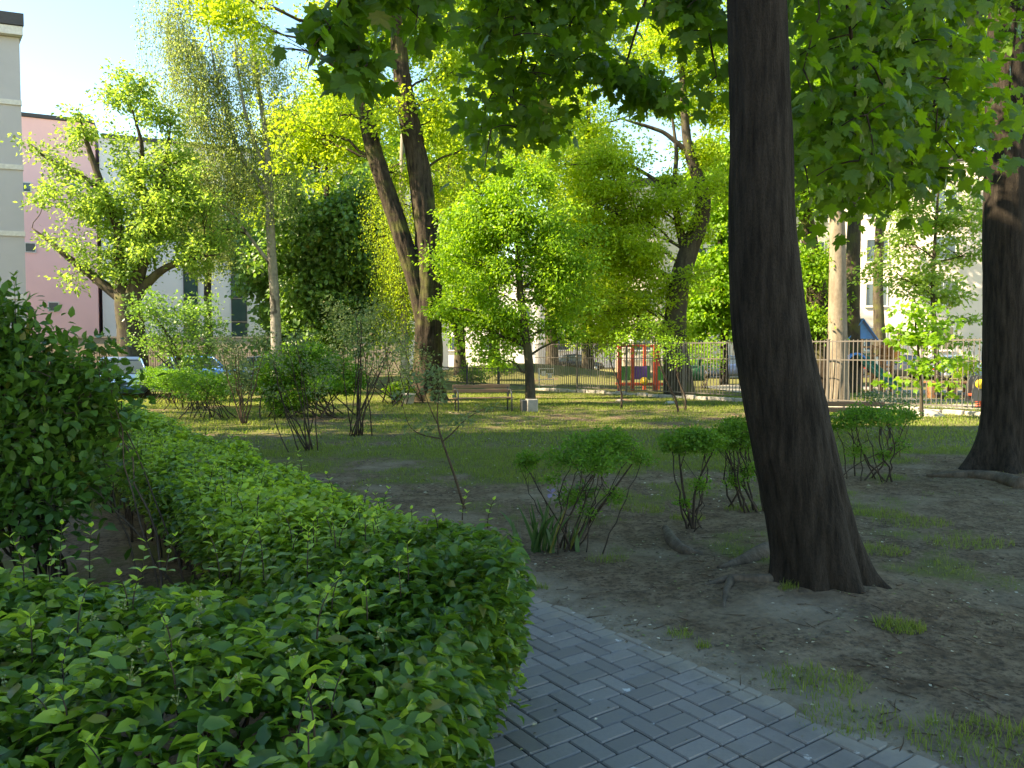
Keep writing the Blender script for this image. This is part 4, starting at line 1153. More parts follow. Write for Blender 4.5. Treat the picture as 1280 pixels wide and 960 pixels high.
# clipped low hedge, one bush after another
hb = [(268, 524, 26, 'nearest and roundest bush of the low clipped hedge on the lawn', 1), (240, 513, 24, 'second bush of the low clipped hedge, darker behind the nearest one', 1),
      (216, 505, 22, 'middle bush of the low clipped hedge leading toward the parked car', 1), (196, 499, 19, 'far bush of the low clipped hedge just before the blue car', 1), (178, 494, 17, 'last bush of the low clipped hedge, beside the light blue car', 1)]
for px, py, r, lab, _ in hb:
    b = G(px, py); d = b[1]
    zt = 1.12; hw = 0.62
    shrub('clipped_hedge_bush', lab, 'hedge', b, 16, [((b[0] + ox, b[1] + oy, zz), .40, .5, hz) for ox, oy, zz, hz in ((-.25, 0, .95, .16), (.28, .1, .95, .16), (0, -.35, .92, .16), (0, .4, .95, .16), (0, 0, .7, .22), (.3, -.3, .62, .2), (-.3, -.3, .62, .2))],
          MT['privet'], 0.055, 4200, MT['twig'], .016, cl_r=.09, spread=.28, per=16, group='bushes of the low clipped hedge', fill=.35)
# dark shrub beside the broad tree, with the leaning stem
d = 25.5; b = np.array([P(236, 470, d)[0], d, 0])
shrub('tall_shrub', 'tall dark shrub on a slanting stem beside the broad tree', 'shrub', b, 10,
      [L(205, 395, d, 32), L(245, 400, d, 34), L(228, 440, d, 32), L(265, 430, d, 24), L(190, 430, d, 24, .7), L(180, 385, d, 22), L(250, 460, d, 26, .7)], MT['dark'], 0.12, 5200, MT['twig'], .025, cl_r=.28, spread=.3, per=14,
      extra=[(np.array([b, at(222, 440, d), at(206, 412, d), at(185, 385, d)]), np.array([.06, .05, .04, .02]))])
for px, py, d, r, lab in ((300, 470, 23.0, 24, 'loose grey-green shrub behind the low clipped hedge'), (590, 465, 38, 14, 'small rounded shrub at the gate by the forked tree'), (622, 392 + 62, 41, 14, 'leafy shrub behind the low fence left of the small round tree'), (1205, 455, 33, 14, 'sunny yellow-green shrub deep in the playground by the right trunk'), (880, 440, 34, 22, 'green shrub inside the fence right of the crooked tree'), (500, 486, 24.6, 10, 'low leafy plant at the foot of the forked tree')):
    b = np.array([P(px, 470, d)[0], d, 0])
    shrub('small_shrub', lab, 'shrub', b, 7, [L(px, py, d, r), L(px - r * .6, py + r * .5, d, r * .7), L(px + r * .7, py + r * .4, d, r * .7)], MT['yellow'] if px == 1205 else (MT['pale'] if px == 300 else MT['mid']), .11, 1500, MT['twig'], .02, cl_r=.2, spread=.2)
# thin bare saplings before the fence
for pts, lab in ((((669, 0), (668, 490), (655, 445), (648, 420)), ''),):
    pass
for (bx, by), tops, lab in (((779 - 2, 512), ((770, 470), (762, 440), (780, 420)), 'thin bare-stemmed bush in front of the red playhouse'), ((848, 517), ((835, 480), (822, 440), (812, 405)), 'dark curving bare sapling before the crooked tree'), ((857, 514), ((850, 480), (846, 450), (838, 430)), 'short bare sapling close beside the curving one')):
    b = G(bx, by); d = b[1]
    pts = np.array([b] + [at(x, y, d) for x, y in tops])
    shrub('bare_sapling', lab, 'sapling', b, 1, [(pts[-1], .3, .3, .25), (pts[-2], .25, .25, .25)], MT['mid'], .07, 420, MT['twig'], .010, cl_r=.2, per=7, spread=.03,
          extra=[(np.array([pts[0], (pts[0] + pts[1]) / 2 + [.08, 0, 0], pts[1], (pts[1] + pts[2]) / 2 - [.06, 0, 0], pts[2], pts[3]]), np.array([.032, .028, .024, .02, .016, .008]))])

# ------------------------------------------------------------------ hedges
HD = PD; HN = -PN                                   # along the hedge, and to its left
H0 = np.array([-0.03, 3.40])                         # a point of its right face line


def shoots(stm, lv, tops, hts, size):
    """upright young shoots with leaves in opposite pairs"""
    Q, A, NN, S, Yg = [], [], [], [], []
    for s, h in zip(tops, hts):
        tip = s + np.array([rng.normal() * .22 * h, rng.normal() * .22 * h, h])
        c = bez(s, s + np.array([0, 0, h * .55]), tip, 6)
        stm.tube(c, np.linspace(.0028, .0012, 6), 4)
        k = max(int(h / .032), 3)
        a0 = U(0, 6.28)
        for j in range(k):
            t = (j + 1) / k
            q = c[0] * (1 - t) ** 2 + 2 * t * (1 - t) * (s + np.array([0, 0, h * .55])) + t * t * tip
            for sg in (0, math.pi):
                a = a0 + sg + j * 1.2
                up = .15 + .9 * t ** 2
                Q.append(q); A.append([math.cos(a), math.sin(a), up]); NN.append([-math.cos(a) * up, -math.sin(a) * up, 1.0])
                S.append(size * (1.05 - .55 * t) * U(.8, 1.1)); Yg.append(min(1, .35 + .6 * t))
    lv.leaves(OVAL, np.array(Q), np.array(A), np.array(NN), np.array(S), attr=np.array(Yg))


def hedge_top(x, y):
    return 0.80 + 0.32 * (fbm(x * 1.4, y * 1.4, 51) - .5) + 0.14 * (vnoise(x * 5, y * 5, 52) - .5)


def hedge_leaves(lv, x, y, top, depth, out2, size, young):
    """leaf layer on a hedge surface point set; out2 = outward horizontal direction weights"""
    n = len(x)
    z = top - depth
    pos = np.stack([x, y, z], -1)
    a = U(0, 2 * math.pi, n)
    ax = np.stack([np.cos(a), np.sin(a), U(-.35, .75, n)], -1) + out2 * .7
    nr = np.stack([rng.normal(size=n) * .5, rng.normal(size=n) * .5, np.ones(n)], -1) + out2 * .55
    young = np.broadcast_to(young, (n,)); size = np.broadcast_to(size, (n,)); m_ = U(0, 1, n) < .45
    lv.leaves(OVAL, pos[~m_], ax[~m_], nr[~m_], size[~m_], attr=young[~m_]); lv.leaves(OVAL_B, pos[m_], ax[m_] - np.array([0, 0, .3]), nr[m_], size[m_] * 1.05, attr=young[m_])


# front row, along the bottom of the picture
fr = thing('clipped_hedge', 'glossy dark leafed hedge closest to the camera, with green berries and upright shoots', 'hedge', (-1.6, 2.0, 0))
stm, lv = MB(), MB()
FX0, FX1, FY0, FY1 = -3.3, -0.17, 0.95, 2.95


def front_in(x, y):
    rr = 0.5
    dx = np.maximum(np.abs(x - (FX0 + FX1) / 2) - ((FX1 - FX0) / 2 - rr), 0); dy = np.maximum(np.abs(y - (FY0 + FY1) / 2) - ((FY1 - FY0) / 2 - rr), 0)
    return rr - np.hypot(dx, dy)          # distance inside the rounded outline


def front_right(y):                        # right face follows the path and swells over it
    return np.minimum(-0.05 + (y - 3.2) * 0.15, 0.0) + .07 * (fbm(y * 1.7, y * 0 + 4, 71) - .5)


n = 30000
x = U(FX0, 0.1, n); y = U(FY0, FY1 + .25, n)
k = (x < front_right(y) + .05 * rng.normal(size=n)) & (y < FY1 + .12 * (fbm(x * 2, x * 0 + 3, 8) - .3) + .35 * sstep(-.9, -.4, x))
x, y = x[k], y[k]; n = len(x)
edge = np.minimum(front_right(y) - x, FY1 + .1 - y + .3 * sstep(-.9, -.4, x))
top = hedge_top(x, y) - 0.24 * np.exp(-np.maximum(edge, 0) / .15)
dep = np.abs(rng.normal(size=n)) * .11
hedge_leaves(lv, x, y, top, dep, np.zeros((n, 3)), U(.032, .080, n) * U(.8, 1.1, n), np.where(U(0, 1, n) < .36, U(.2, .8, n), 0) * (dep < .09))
# right face over the path, back face over the bare gap
n = 7000
y = U(1.3, 3.5, n); z = U(.10, .76, n) ** 0.85
x = front_right(y) + .11 * (fbm(y * 3, z * 3, 14) - .5) * 2 - .10 * np.abs(rng.normal(size=n)) - .16 * (1 - sstep(.1, .5, z)) + .06 * np.sin(z * 4)
hedge_leaves(lv, x, y, z, np.zeros(n), np.tile([.9, -.2, -.35], (n, 1)), U(.04, .07, n), np.where(U(0, 1, n) < .15, .4, 0))
n = 3500
x = U(FX0, -.7, n); z = U(.30, .74, n)
y = FY1 + .06 - .12 * np.abs(rng.normal(size=n))
hedge_leaves(lv, x, y, z, np.zeros(n), np.tile([0, .7, -.2], (n, 1)), U(.04, .065, n), 0 * x)
for i in range(150):
    s = np.array([U(FX0, -.35), U(1.2, 2.8), -.02]); e = s + np.array([U(-.25, .25), U(-.25, .25), U(.5, .76)])
    stm.tube(bez(s, (s + e) / 2 + rng.normal(size=3) * .05, e, 6), np.linspace(.009, .003, 6), 5)
m = 60
sx = U(-2.9, -.35, m); sy = U(1.35, 2.95, m)
hts = U(.07, .17, m)
tops_ = np.stack([sx, sy, hedge_top(sx, sy) - .04], -1)
shoots(stm, lv, tops_, hts, .055)
spec = [P(x_, y_, 2.9) for x_, y_ in ((75, 700), (112, 720), (178, 735), (30, 735), (300, 775), (330, 760), (385, 790), (275, 740))]
shoots(stm, lv, [np.array([q[0], q[1], .78]) for q in spec], U(.16, .25, len(spec)), .06)
shoots(stm, lv, [P(632, 770, 3.2), P(622, 800, 3.0), P(600, 830, 2.9)], [.12, .09, .1], .055)
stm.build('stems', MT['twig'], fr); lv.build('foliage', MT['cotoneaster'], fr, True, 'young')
berry = plain('green_berry', (0.20, 0.24, 0.09), 0.4)
OCT = (np.array([[1, 0, 0], [0, 1, 0], [-1, 0, 0], [0, -1, 0], [0, 0, 1], [0, 0, -1]], float), [[0, 1, 4], [1, 2, 4], [2, 3, 4], [3, 0, 4], [1, 0, 5], [2, 1, 5], [3, 2, 5], [0, 3, 5]])
for i in range(45):
    bx, by = U(-1.9, -.35), U(1.3, 2.4)
    c = np.array([bx, by, float(hedge_top(bx, by)) + U(-.02, .045)])
    mb = MB()
    for j in range(rng.integers(4, 8)):
        q = c + rng.normal(size=3) * .010
        mb.leaves(OCT, [q], [[0, 1, 0]], [[0, 0, 1]], U(.0035, .0055))
        mb.tube([c - [0, 0, .02], q], .0007, 3)
    mb.build('berry_cluster', berry, fr)

# long row running away beside the path
lr = thing('clipped_hedge', 'long bright green hedge running away beside the path toward the parked cars', 'hedge', (-2.4, 7.0, 0))
stm, lv = MB(), MB()
W = 0.88
t = np.concatenate([U(-.7, 4, 21000), U(4, 12.2, 17000)]); u = U(-.03, W, len(t))
u = u + .10 * (fbm(t * 1.2, t * 0 + 2, 33) - .5) * 2 * np.where(u > W / 2, 1, .6)
xy = H0 + HD * t[:, None] + HN * u[:, None]
k = ~((xy[:, 0] > .02))
t, u, xy = t[k], u[k], xy[k]
x, y = xy.T; n = len(x)
edge = np.minimum(u, W - u)
top = hedge_top(x, y) + .03 + .10 * (fbm(t * .7, t * 0 + 8, 19) - .5) - .15 * np.exp(-np.maximum(edge, 0) / .10)
dep = np.abs(rng.normal(size=n)) * .10
size = U(.038, .066, n) * (1 + .06 * np.maximum(t - 3, 0))
hedge_leaves(lv, x, y, top, dep, np.zeros((n, 3)), size, np.clip(np.where(U(0, 1, n) < .85, U(.45, 1, n), .15) * (1 - dep / .16), 0, 1) * sstep(-.3, 1.2, t))  # young tint: leaf age, plus the light on this row put into the colour
n = 15000                                         # faces: right (over the path) and left (toward the gap)
t = U(-.6, 12, n); right = U(0, 1, n) < .5
z = np.where(right, U(.12, .78, n), U(.40, .78, n))
u = np.where(right, -.02, W + .02) + np.where(right, 1, -1) * .10 * np.abs(rng.normal(size=n)) + .09 * (fbm(t * 3, z * 3, 14) - .5)
xy = H0 + HD * t[:, None] + HN * u[:, None]
od = np.where(right[:, None], np.array([-HN[0], -HN[1], -.3])[None], np.array([HN[0], HN[1], -.1])[None])
k = xy[:, 0] < .03
hedge_leaves(lv, xy[k, 0], xy[k, 1], z[k], np.zeros(k.sum()), od[k], U(.04, .066, k.sum()), np.where(U(0, 1, k.sum()) < .4, U(.1, .6, k.sum()), 0))
for i in range(330):
    tt = U(-.3, 12); uu = U(.12, W - .04)
    g = H0 + HD * tt + HN * uu; e2 = H0 + HD * (tt + U(-.2, .2)) + HN * np.clip(uu + U(-.25, .3), .05, W)
    s = np.array([g[0], g[1], -.03]); e = np.array([e2[0], e2[1], U(.55, .8)])
    stm.tube(bez(s, (s + e) / 2 + rng.normal(size=3) * .06, e, 7), np.linspace(U(.007, .013), .003, 7), 5)
m = 260
tt = np.abs(U(-.3, 12, m)); uu = U(.03, W - .03, m)
g = H0 + HD * tt[:, None] + HN * uu[:, None]
k = g[:, 0] < 0
g = g[k]
shoots(stm, lv, np.stack([g[:, 0], g[:, 1], hedge_top(g[:, 0], g[:, 1]) - .03], -1), U(.05, .15, len(g)), .052)
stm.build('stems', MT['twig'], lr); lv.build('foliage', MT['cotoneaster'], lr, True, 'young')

# tall unclipped shrub at the left edge
d = 5.0
b = np.array([-3.1, 5.0, 0])
ts = thing('tall_shrub', 'tall unclipped dark shrub at the left edge with arching stems', 'shrub', b)
blobs = [L(5, 460, 5.0, 56), L(58, 475, 5.0, 46, .8), L(-45, 440, 5.0, 66), L(20, 520, 4.8, 55, .7), L(80, 510, 5.0, 40, .8), L(105, 492, 5.1, 26, .7), L(-20, 560, 4.8, 60, .8), L(35, 590, 4.7, 40), L(110, 520, 5.1, 26, .9), L(0, 412, 5.0, 32, .8), L(90, 560, 5.2, 30), L(130, 500, 5.4, 24), L(60, 640, 4.6, 34), L(-10, 650, 4.5, 44), L(125, 590, 5.0, 22)]
vol = np.array([q[1] * q[2] * q[3] for q in blobs]) ** .7; vol /= vol.sum()
cl = np.concatenate([np.array(q[0]) + nrm(rng.normal(size=(max(int(560 * v), 4), 3))) * U(0, 1, (max(int(560 * v), 4), 1)) ** .4 * np.array(q[1:4]) for q, v in zip(blobs, vol)])
stm, lv = MB(), MB()
for i in range(20):
    s = b + np.array([rng.normal() * .2, rng.normal() * .2, -.03]); e = cl[rng.integers(len(cl))]
    c = bez(s, s + (e - s) * np.array([.35, .35, .7]), e, 10); c[2:-1] += rng.normal(size=(7, 3)) * .018
    stm.tube(c, np.linspace(U(.010, .02), .004, 10), 6)
for e in cl:
    o_ = cl[int(np.argmin(np.linalg.norm(cl - e - (b + [0, 0, .8] - e) * .12 - rng.normal(size=3) * .05, axis=1)))]
    stm.tube(np.array([o_, (o_ + e) / 2 + rng.normal(size=3) * .03, e]), [.005, .004, .003], 4)
q = np.repeat(cl, 13, 0); off = rng.normal(size=q.shape) * .10; q = q + off
ax = nrm(off) * .7 + rng.normal(size=q.shape) * .5; ax[:, 2] += .1
nr = rng.normal(size=q.shape) * .55; nr[:, 2] += 1
lv.leaves(OVAL, q, ax, nr, U(.055, .10, len(q)), attr=np.where(U(0, 1, len(q)) < .15, .5, 0))
shoots(stm, lv, [P(x_, y_, 5.0) for x_, y_ in ((8, 415), (40, 420), (65, 440), (100, 470), (125, 480), (20, 405), (-20, 395), (140, 495))], [.35, .22, .18, .16, .15, .3, .3, .14], .10)
stm.build('stems', MT['twig'], ts); lv.build('foliage', MT['shrub'], ts, True, 'young')
# suckers and low growth under it, inside the gap
b = np.array([-2.0, 4.6, 0])
shrub('young_shrub', 'slender young shrub with reddish stems between the tall shrub and the long hedge', 'shrub', b, 5, [L(120, 480, 5.4, 24, .7), L(115, 530, 5.2, 30), L(130, 440, 5.4, 16), L(95, 600, 4.8, 26)], MT['shrub'], .07, 700, MT['twig_red'], .009, tmpl=OVAL, cl_r=.1, per=9, spread=.08)
for bx, by, lab in ((-1.75, 4.4, 'leafy ground growth in the dark gap behind the reddish-stemmed young shrub'), (-2.9, 3.7, 'low leafy sucker growth in the shade beneath the tall left shrub'), (-2.1, 3.6, 'sparse seedlings added to darken the soil inside the hedge corner')):  # growth thickened and seedlings added to darken the gap where shade falls
    b = np.array([bx, by, 0])
    shrub('seedling', lab, 'plant', b, 9, [(b + [rng.normal() * .3, rng.normal() * .25, U(.12, .3)], .25, .2, .1) for _ in range(5)], MT['shrub'], .06, 700, MT['stalk'], .004, tmpl=OVAL, cl_r=.12, per=7, spread=.3)

# ------------------------------------------------------------------ fence
FA = np.array([14.4, 16.55]); FB = np.array([0.95, 33.05])
FD = (FB - FA) / np.linalg.norm(FB - FA); FL = np.linalg.norm(FB - FA)
fang = math.atan2(FD[1], FD[0])
fence = thing('metal_fence', 'tall grey fence of upright metal bars on a broken concrete plinth around the playground', 'fence', (FA[0], FA[1], 0))
PZ0, PZ1 = 0.22, 1.98
npan = 8; pl = FL / npan
for i in range(npan):
    a = FA + FD * (i * pl); c = FA + FD * ((i + .5) * pl)
    mb = MB()
    for z in (PZ0 + .02, PZ1 - .02): mb.box((c[0], c[1], z), (pl - .08, .035, .035), fang)
    mb.box((c[0], c[1], 1.42), (pl - .08, .012, .03), fang)
    k = int(pl / .125)
    for j in range(1, k):
        q = a + FD * (j * pl / k)
        mb.box((q[0], q[1], (PZ0 + PZ1) / 2 + .01), (.02, .02, PZ1 - PZ0 + .04), fang + .02)
    mb.build('panel', MT['metal_fence'], fence, False)
    mb = MB(); mb.box((a[0], a[1], .98), (.07, .07, 2.06), fang, 0, .008); mb.box((a[0], a[1], 2.02), (.09, .09, .025), fang)
    mb.build('post', MT['metal_fence'], fence, False)
    mb = MB()
    k = 5
    for j in range(k):
        q = a + FD * ((j + .5) * pl / k); h_ = .10 + .07 * hash2(i, j, 6)
        mb.box((q[0] + .02 * hash2(i, j, 2), q[1], h_ / 2 - .03), (pl / k * U(.86, 1.0), .16, h_ + .06), fang + U(-.03, .03), 0, .02)
    mb.build('plinth', MT['concrete'], fence, False)
# low fence and gate further left
GB = FB + FD * 7.4
low = thing('low_fence', 'low grey bar fence continuing left from the tall playground fence behind the bench', 'fence', (FB[0], FB[1], 0))
for i in range(3):
    a = FB + FD * (.05 + i * 2.45); c = a + FD * 1.22
    mb = MB()
    for z in (.18, .88): mb.box((c[0], c[1], z), (2.4, .03, .035), fang)
    for j in range(20):
        q = a + FD * (.06 + j * .12); mb.box((q[0], q[1], .54), (.018, .018, .8), fang + .02)
    mb.build('panel', MT['metal_fence'], low, False)
    q = a + FD * 2.42
    mb = MB(); mb.box((q[0], q[1], .5), (.08, .08, 1.04), fang, 0, .008); mb.build('post', MT['metal_dark'], low, False)
gate = thing('metal_gate', 'tall dark metal gate at the far end of the low fence beside the forked trunk', 'gate', (GB[0], GB[1], 0))
mb = MB()
for s in (0, 1.35):
    q = GB + FD * s; mb.box((q[0], q[1], 1.02), (.12, .12, 2.06), fang, 0, .01)
mb.build('post', MT['metal_dark'], gate, False)
mb = MB(); c = GB + FD * .67
for z in (.15, 1.0, 1.95): mb.box((c[0], c[1], z), (1.18, .04, .05), fang)
for j in range(10):
    q = GB + FD * (.13 + j * .12); mb.box((q[0], q[1], 1.05), (.022, .022, 1.78), fang + .02)
mb.build('gate_leaf', MT['metal_dark'], gate, False)

# white slatted rack standing at the fence
rb = P(683, 490, 33.6); rb[2] = 0
rack = thing('metal_rack', 'small white slatted metal rack standing at the fence by the small round tree', 'rack', rb)
mb = MB()
for sx in (-.32, .32): mb.tube([rb + [sx, 0, 0], rb + [sx, 0, .95]], .02, 6)
for z in (.2, .45, .7, .92): mb.box(rb + [0, 0, z], (.64, .03, .035))
mb.build('frame', MT['white'], rack)
mb = MB(); mb.box(rb + [-.12, -.03, .72], (.22, .02, .22)); mb.box(rb + [.14, -.03, .6], (.2, .02, .16)); mb.build('panel', MT['white'], rack, False)


# ------------------------------------------------------------------ benches, bin, pot
def bench(label, c, rz, length, hb=.72):
    root = thing('park_bench', label, 'bench', (0, 0, 0), 'park benches')
    for k, (yy, zz, tl) in enumerate(((.20, .56, .18), (.235, .68, .18))):
        mb = MB(); mb.box((0, yy, zz * hb / .72), (length, .032, .095), 0, 0, .008, tl); mb.build('back_slat', MT['wood_bench'], root, False)
    for k in range(3):
        mb = MB(); mb.box((0, .11 - k * .13, .37 + .004 * k), (length, .105, .032), 0, 0, .008); mb.build('seat_slat', MT['wood_bench'], root, False)
    for sx in (-1, 1):
        x_ = sx * (length / 2 - .07)
        mb = MB()
        mb.tube([(x_, .22, 0), (x_, .18, .35), (x_, .25, .73 * hb / .72)], .02, 8)
        th = np.linspace(0, math.pi, 9)
        arm = [(x_, -.30, 0.0)] + [(x_, -.06 - .19 * math.cos(a) , .47 + .13 * math.sin(a)) for a in th] + [(x_, .16, .30)]
        mb.tube(arm, .02, 8)
        mb.tube([(x_, -.27, .34), (x_, .19, .34)], .016, 6)
        mb.build('side_frame', MT['metal_dark'], root)
    root.location = (c[0], c[1], float(gh(c[0], c[1], False))); root.rotation_euler = (0, 0, rz)
    return root


c = P(604, 510, 21.0)
bench('brown slatted bench on the lawn in front of the forked tree, end frame showing', (c[0], 21.0), math.radians(14), 1.62)
c = P(1052, 520, 14.6)
bench('brown slatted bench half hidden behind the table-shaped clipped shrub', (c[0], 14.6), math.radians(-8), 1.7, .66)
c = P(661, 510, 21.0); c[2] = 0
bn = thing('litter_bin', 'square concrete litter bin with a dark side panel beside the bench end', 'bin', c)
mb = MB(); mb.box(c + [.07, 0, .18], (.30, .34, .38), .2, 0, .02); mb.build('casing', MT['concrete'], bn, False)
mb = MB(); mb.box(c + [-.15, -.02, .17], (.13, .32, .34), .2, 0, .01); mb.build('side_panel', MT['metal_dark'], bn, False)
mb = MB(); mb.box(c + [.07, 0, .365], (.20, .24, .04), .2); mb.build('liner', MT['rubber'], bn, False)
c = P(511, 507, 24.0); c[2] = 0
pot = thing('plant_pot', 'pale round plant pot at the left foot of the forked tree', 'pot', c)
mb = MB(); mb.tube([c + [0, 0, z] for z in (0, .02, .30, .30, .36, .36)], [.13, .15, .19, .22, .22, .17], 18); mb.build('pot', MT['white_pot'], pot)
mb = MB(); mb.tube([c + [0, 0, .30], c + [0, 0, .345]], [.17, .16], 14); mb.build('soil', MT['bark_dark'], pot)
for px, py, r, lab in ((1160, 521, .30, 'low rounded boulder on the sunlit ground before the fence'), (838, 505, .16, 'pale broken concrete lump at the foot of the fence under the crooked tree'), (775, 502, .13, 'small pale stone at the fence foot left of the red playhouse')):
    c = G(px, py); mb = MB()
    th = np.arange(14); V = nrm(rng.normal(size=(1, 3)))
    p_ = [c + [0, 0, z * r] for z in (-.3, 0, .25, .45, .58, .62)]
    A, B = np.meshgrid(np.arange(14), np.arange(6) * .6)
    mb.tube(p_, np.array([1.1, 1.15, 1.0, .75, .4, .1]) * r * 1.1, 14, 0, 1 + .5 * (vnoise(A * .5, B, px, 7) - .5))
    o = mb.build('stone', MT['concrete'], None); tag(o, lab, 'stone')

# ------------------------------------------------------------------ playground
mb = MB()
s0 = [P(1100, 505, 23), P(1290, 505, 21), P(1330, 487, 33), P(1085, 487, 33)]
mb.add([[q[0], q[1], .03] for q in s0], [[0, 1, 2, 3]])
s0 = [P(875, 480, 36), P(930, 490, 30), P(1120, 483, 34), P(1000, 475, 44)]
mb.add([[q[0], q[1], .034] for q in s0], [[0, 1, 2, 3]])
struct(mb.build('playground_paving', MT['paving'], None, False))

# play train: posts with coloured boards
d = 32.5
bx = P(772, 490, d); x0 = bx[0]; K = d / 960
tr = thing('play_train', 'red timber play train with green and purple side boards behind the fence', 'playhouse', (x0 + 1.2, d, 0))
for px in (773, 789, 808.5, 817, 826, 835):
    x_ = P(px, 480, d)[0]; near = px in (789, 817, 835, 773)
    mb = MB(); mb.box((x_, d - (.35 if near else -.6), .98), (.16 if near else .12, .14, 1.96), 0, 0, .01); mb.build('post', MT['red'], tr, False)


def board(p0, p1, yy, m, z0_=.46, z1_=1.06, nm='board'):
    a_, b_ = P(p0, 470, d)[0], P(p1, 470, d)[0]
    mb = MB(); mb.box(((a_ + b_) / 2, d + yy, (z0_ + z1_) / 2), (b_ - a_, .04, z1_ - z0_), 0, 0, .008); mb.build(nm, m, tr, False)


board(774.5, 787, -.34, MT['green']); board(791, 807, -.34, MT['purple'], .5, 1.06); board(809, 816, .55, MT['dgreen']); board(818.5, 834, -.34, MT['green'])
board(772, 838, -.45, MT['red'], .24, .33, 'floor_beam'); board(772, 838, .66, MT['red'], .24, .33, 'floor_beam'); board(772, 838, -.30, MT['red'], 1.86, 1.95, 'top_rail'); board(772, 838, .62, MT['red'], 1.86, 1.95, 'top_rail')
mb = MB(); c = P(803, 476, d); mb.tube([(c[0] - .05, d - .48, c[2]), (c[0] + .05, d - .40, c[2])], .17, 18); mb.build('wheel', MT['yellow_paint'], tr)
mb = MB(); a_, e_ = P(839, 450, d), P(846, 488, d); mb.tube([(a_[0], d - .3, a_[2]), (e_[0], d - .5, .05)], .06, 8); mb.build('brace', MT['orange'], tr)
mb = MB(); c = P(852, 482, d); mb.box((c[0], d - .3, .35), (.55, .3, .3), 0, 0, .03); mb.build('front_step', MT['orange'], tr)
mb = MB(); c = P(868, 472, d); mb.tube([(c[0] - .3, d, .75), (c[0] + .35, d, .75)], .33, 20); mb.build('boiler', MT['dgreen'], tr)
mb = MB(); c = P(868, 462, d); mb.tube([(c[0] + .2, d, 1.0), (c[0] + .2, d, 1.3), (c[0] + .2, d, 1.36)], [.1, .1, .16], 14); mb.build('chimney', MT['dgreen'], tr)

# climbing tower with slide
d = 31.5
c0 = P(1072, 490, d)
tw = thing('play_tower', 'timber climbing tower with a blue pitched roof and a green slide', 'play tower', (c0[0], d, 0))
xs = [P(px, 480, d)[0] for px in (1060, 1084.0, 1097.5, 1107)]
for x_, yy, h in ((xs[0], -.5, 2.35), (xs[1] - .5, -.5, 2.2), (xs[0], .6, 2.35), (xs[1] - .5, .6, 2.2), (xs[2], -.5, 1.95), (xs[3], .5, 1.95), (xs[2], .6, 1.95), (xs[3], -.5, 1.95)):
    mb = MB(); mb.box((x_, d + yy, h / 2), (.12, .12, h), 0, 0, .01); mb.build('post', MT['wood_play'], tw, False)
xr = P(1069, 410, d)[0]
mb = MB()
for s in (-1, 1):
    a_ = np.array([[xr, d - .75, 3.0], [xr, d + .85, 3.0], [xr + s * .62, d + .85, 2.15], [xr + s * .62, d - .75, 2.15]])
    mb.add(np.concatenate([a_, a_ - [0, 0, .05]]), [[0, 1, 2, 3], [7, 6, 5, 4], [0, 3, 7, 4], [1, 5, 6, 2], [2, 6, 7, 3]])
mb.build('roof', MT['blue'], tw, False)
mb = MB()
a_ = np.array([[xr - .5, d - .62, 2.18], [xr + .5, d - .62, 2.18], [xr, d - .62, 2.86]])
mb.add(np.concatenate([a_, a_ + [0, .04, 0]]), [[0, 1, 2], [5, 4, 3], [0, 3, 4, 1], [1, 4, 5, 2], [2, 5, 3, 0]])
mb.build('gable', MT['blue'], tw, False)
mb = MB(); mb.box((xr + .1, d + .9, 3.1), (.5, .1, .5), 0, 0, .01); mb.build('top_board', MT['wood_play'], tw, False)
mb = MB(); mb.box(((xs[0] + xs[3]) / 2, d + .05, 1.05), (xs[3] - xs[0] + .1, 1.1, .08)); mb.build('platform', MT['wood_play'], tw, False)
mb = MB(); mb.box(((xs[1] + xs[2]) / 2 - .1, d + .62, 1.35), (.95, .04, .5), 0, 0, .01); mb.build('side_board', MT['teal'], tw, False)
mb = MB(); x_ = P(1116.5, 440, d)[0]; mb.box((x_, d + .1, 1.68), (.24, .9, .75), 0, 0, .02); mb.build('climbing_panel', MT['orange'], tw, False)
mb = MB()
for z in (1.5, 1.85): mb.box(((xs[0] + xs[3]) / 2, d - .5, z), (xs[3] - xs[0], .05, .07))
mb.build('rail', MT['wood_play'], tw, False)
mb = MB()
for k in range(10):
    mb.box((xs[0] + (xs[3] - xs[0]) * k / 9, d + .6, .45), (.05, .04, .9))
mb.build('lower_slats', MT['red'], tw, False)
sl0 = P(1077, 447, d - .9); sl1 = P(1123, 480, d - 2.6); sl1[2] = .22
mb = MB()
t = np.linspace(0, 1, 9); cen = np.array([sl0 + (sl1 - sl0) * a for a in t]); cen[:, 2] = sl0[2] + (sl1[2] - sl0[2]) * (t ** .92); cen[-1, 2] += .02
dr = nrm((sl1 - sl0) * [1, 1, 0]); sd = np.array([-dr[1], dr[0], 0])
V = []
for q in cen:
    for o_, h_ in ((-.22, .16), (-.19, .16), (-.18, 0), (.18, 0), (.19, .16), (.22, .16), (.20, -.05), (-.20, -.05)): V.append(q + sd * o_ + [0, 0, h_])
F = [[i * 8 + j, i * 8 + (j + 1) % 8, (i + 1) * 8 + (j + 1) % 8, (i + 1) * 8 + j] for i in range(8) for j in range(8)] + [list(range(8)), list(range(64, 72))[::-1]]
mb.add(V, F); mb.build('slide', MT['slide'], tw, False)
mb = MB(); th = np.linspace(0, math.pi, 9)
for yy in np.linspace(-.4, .1, 6): mb.tube([(sl0[0] - .2 + .42 * math.cos(a), d - .55 + yy, 1.08 + .5 * math.sin(a)) for a in th], .05, 6)
mb.build('slide_hood', MT['blue'], tw)

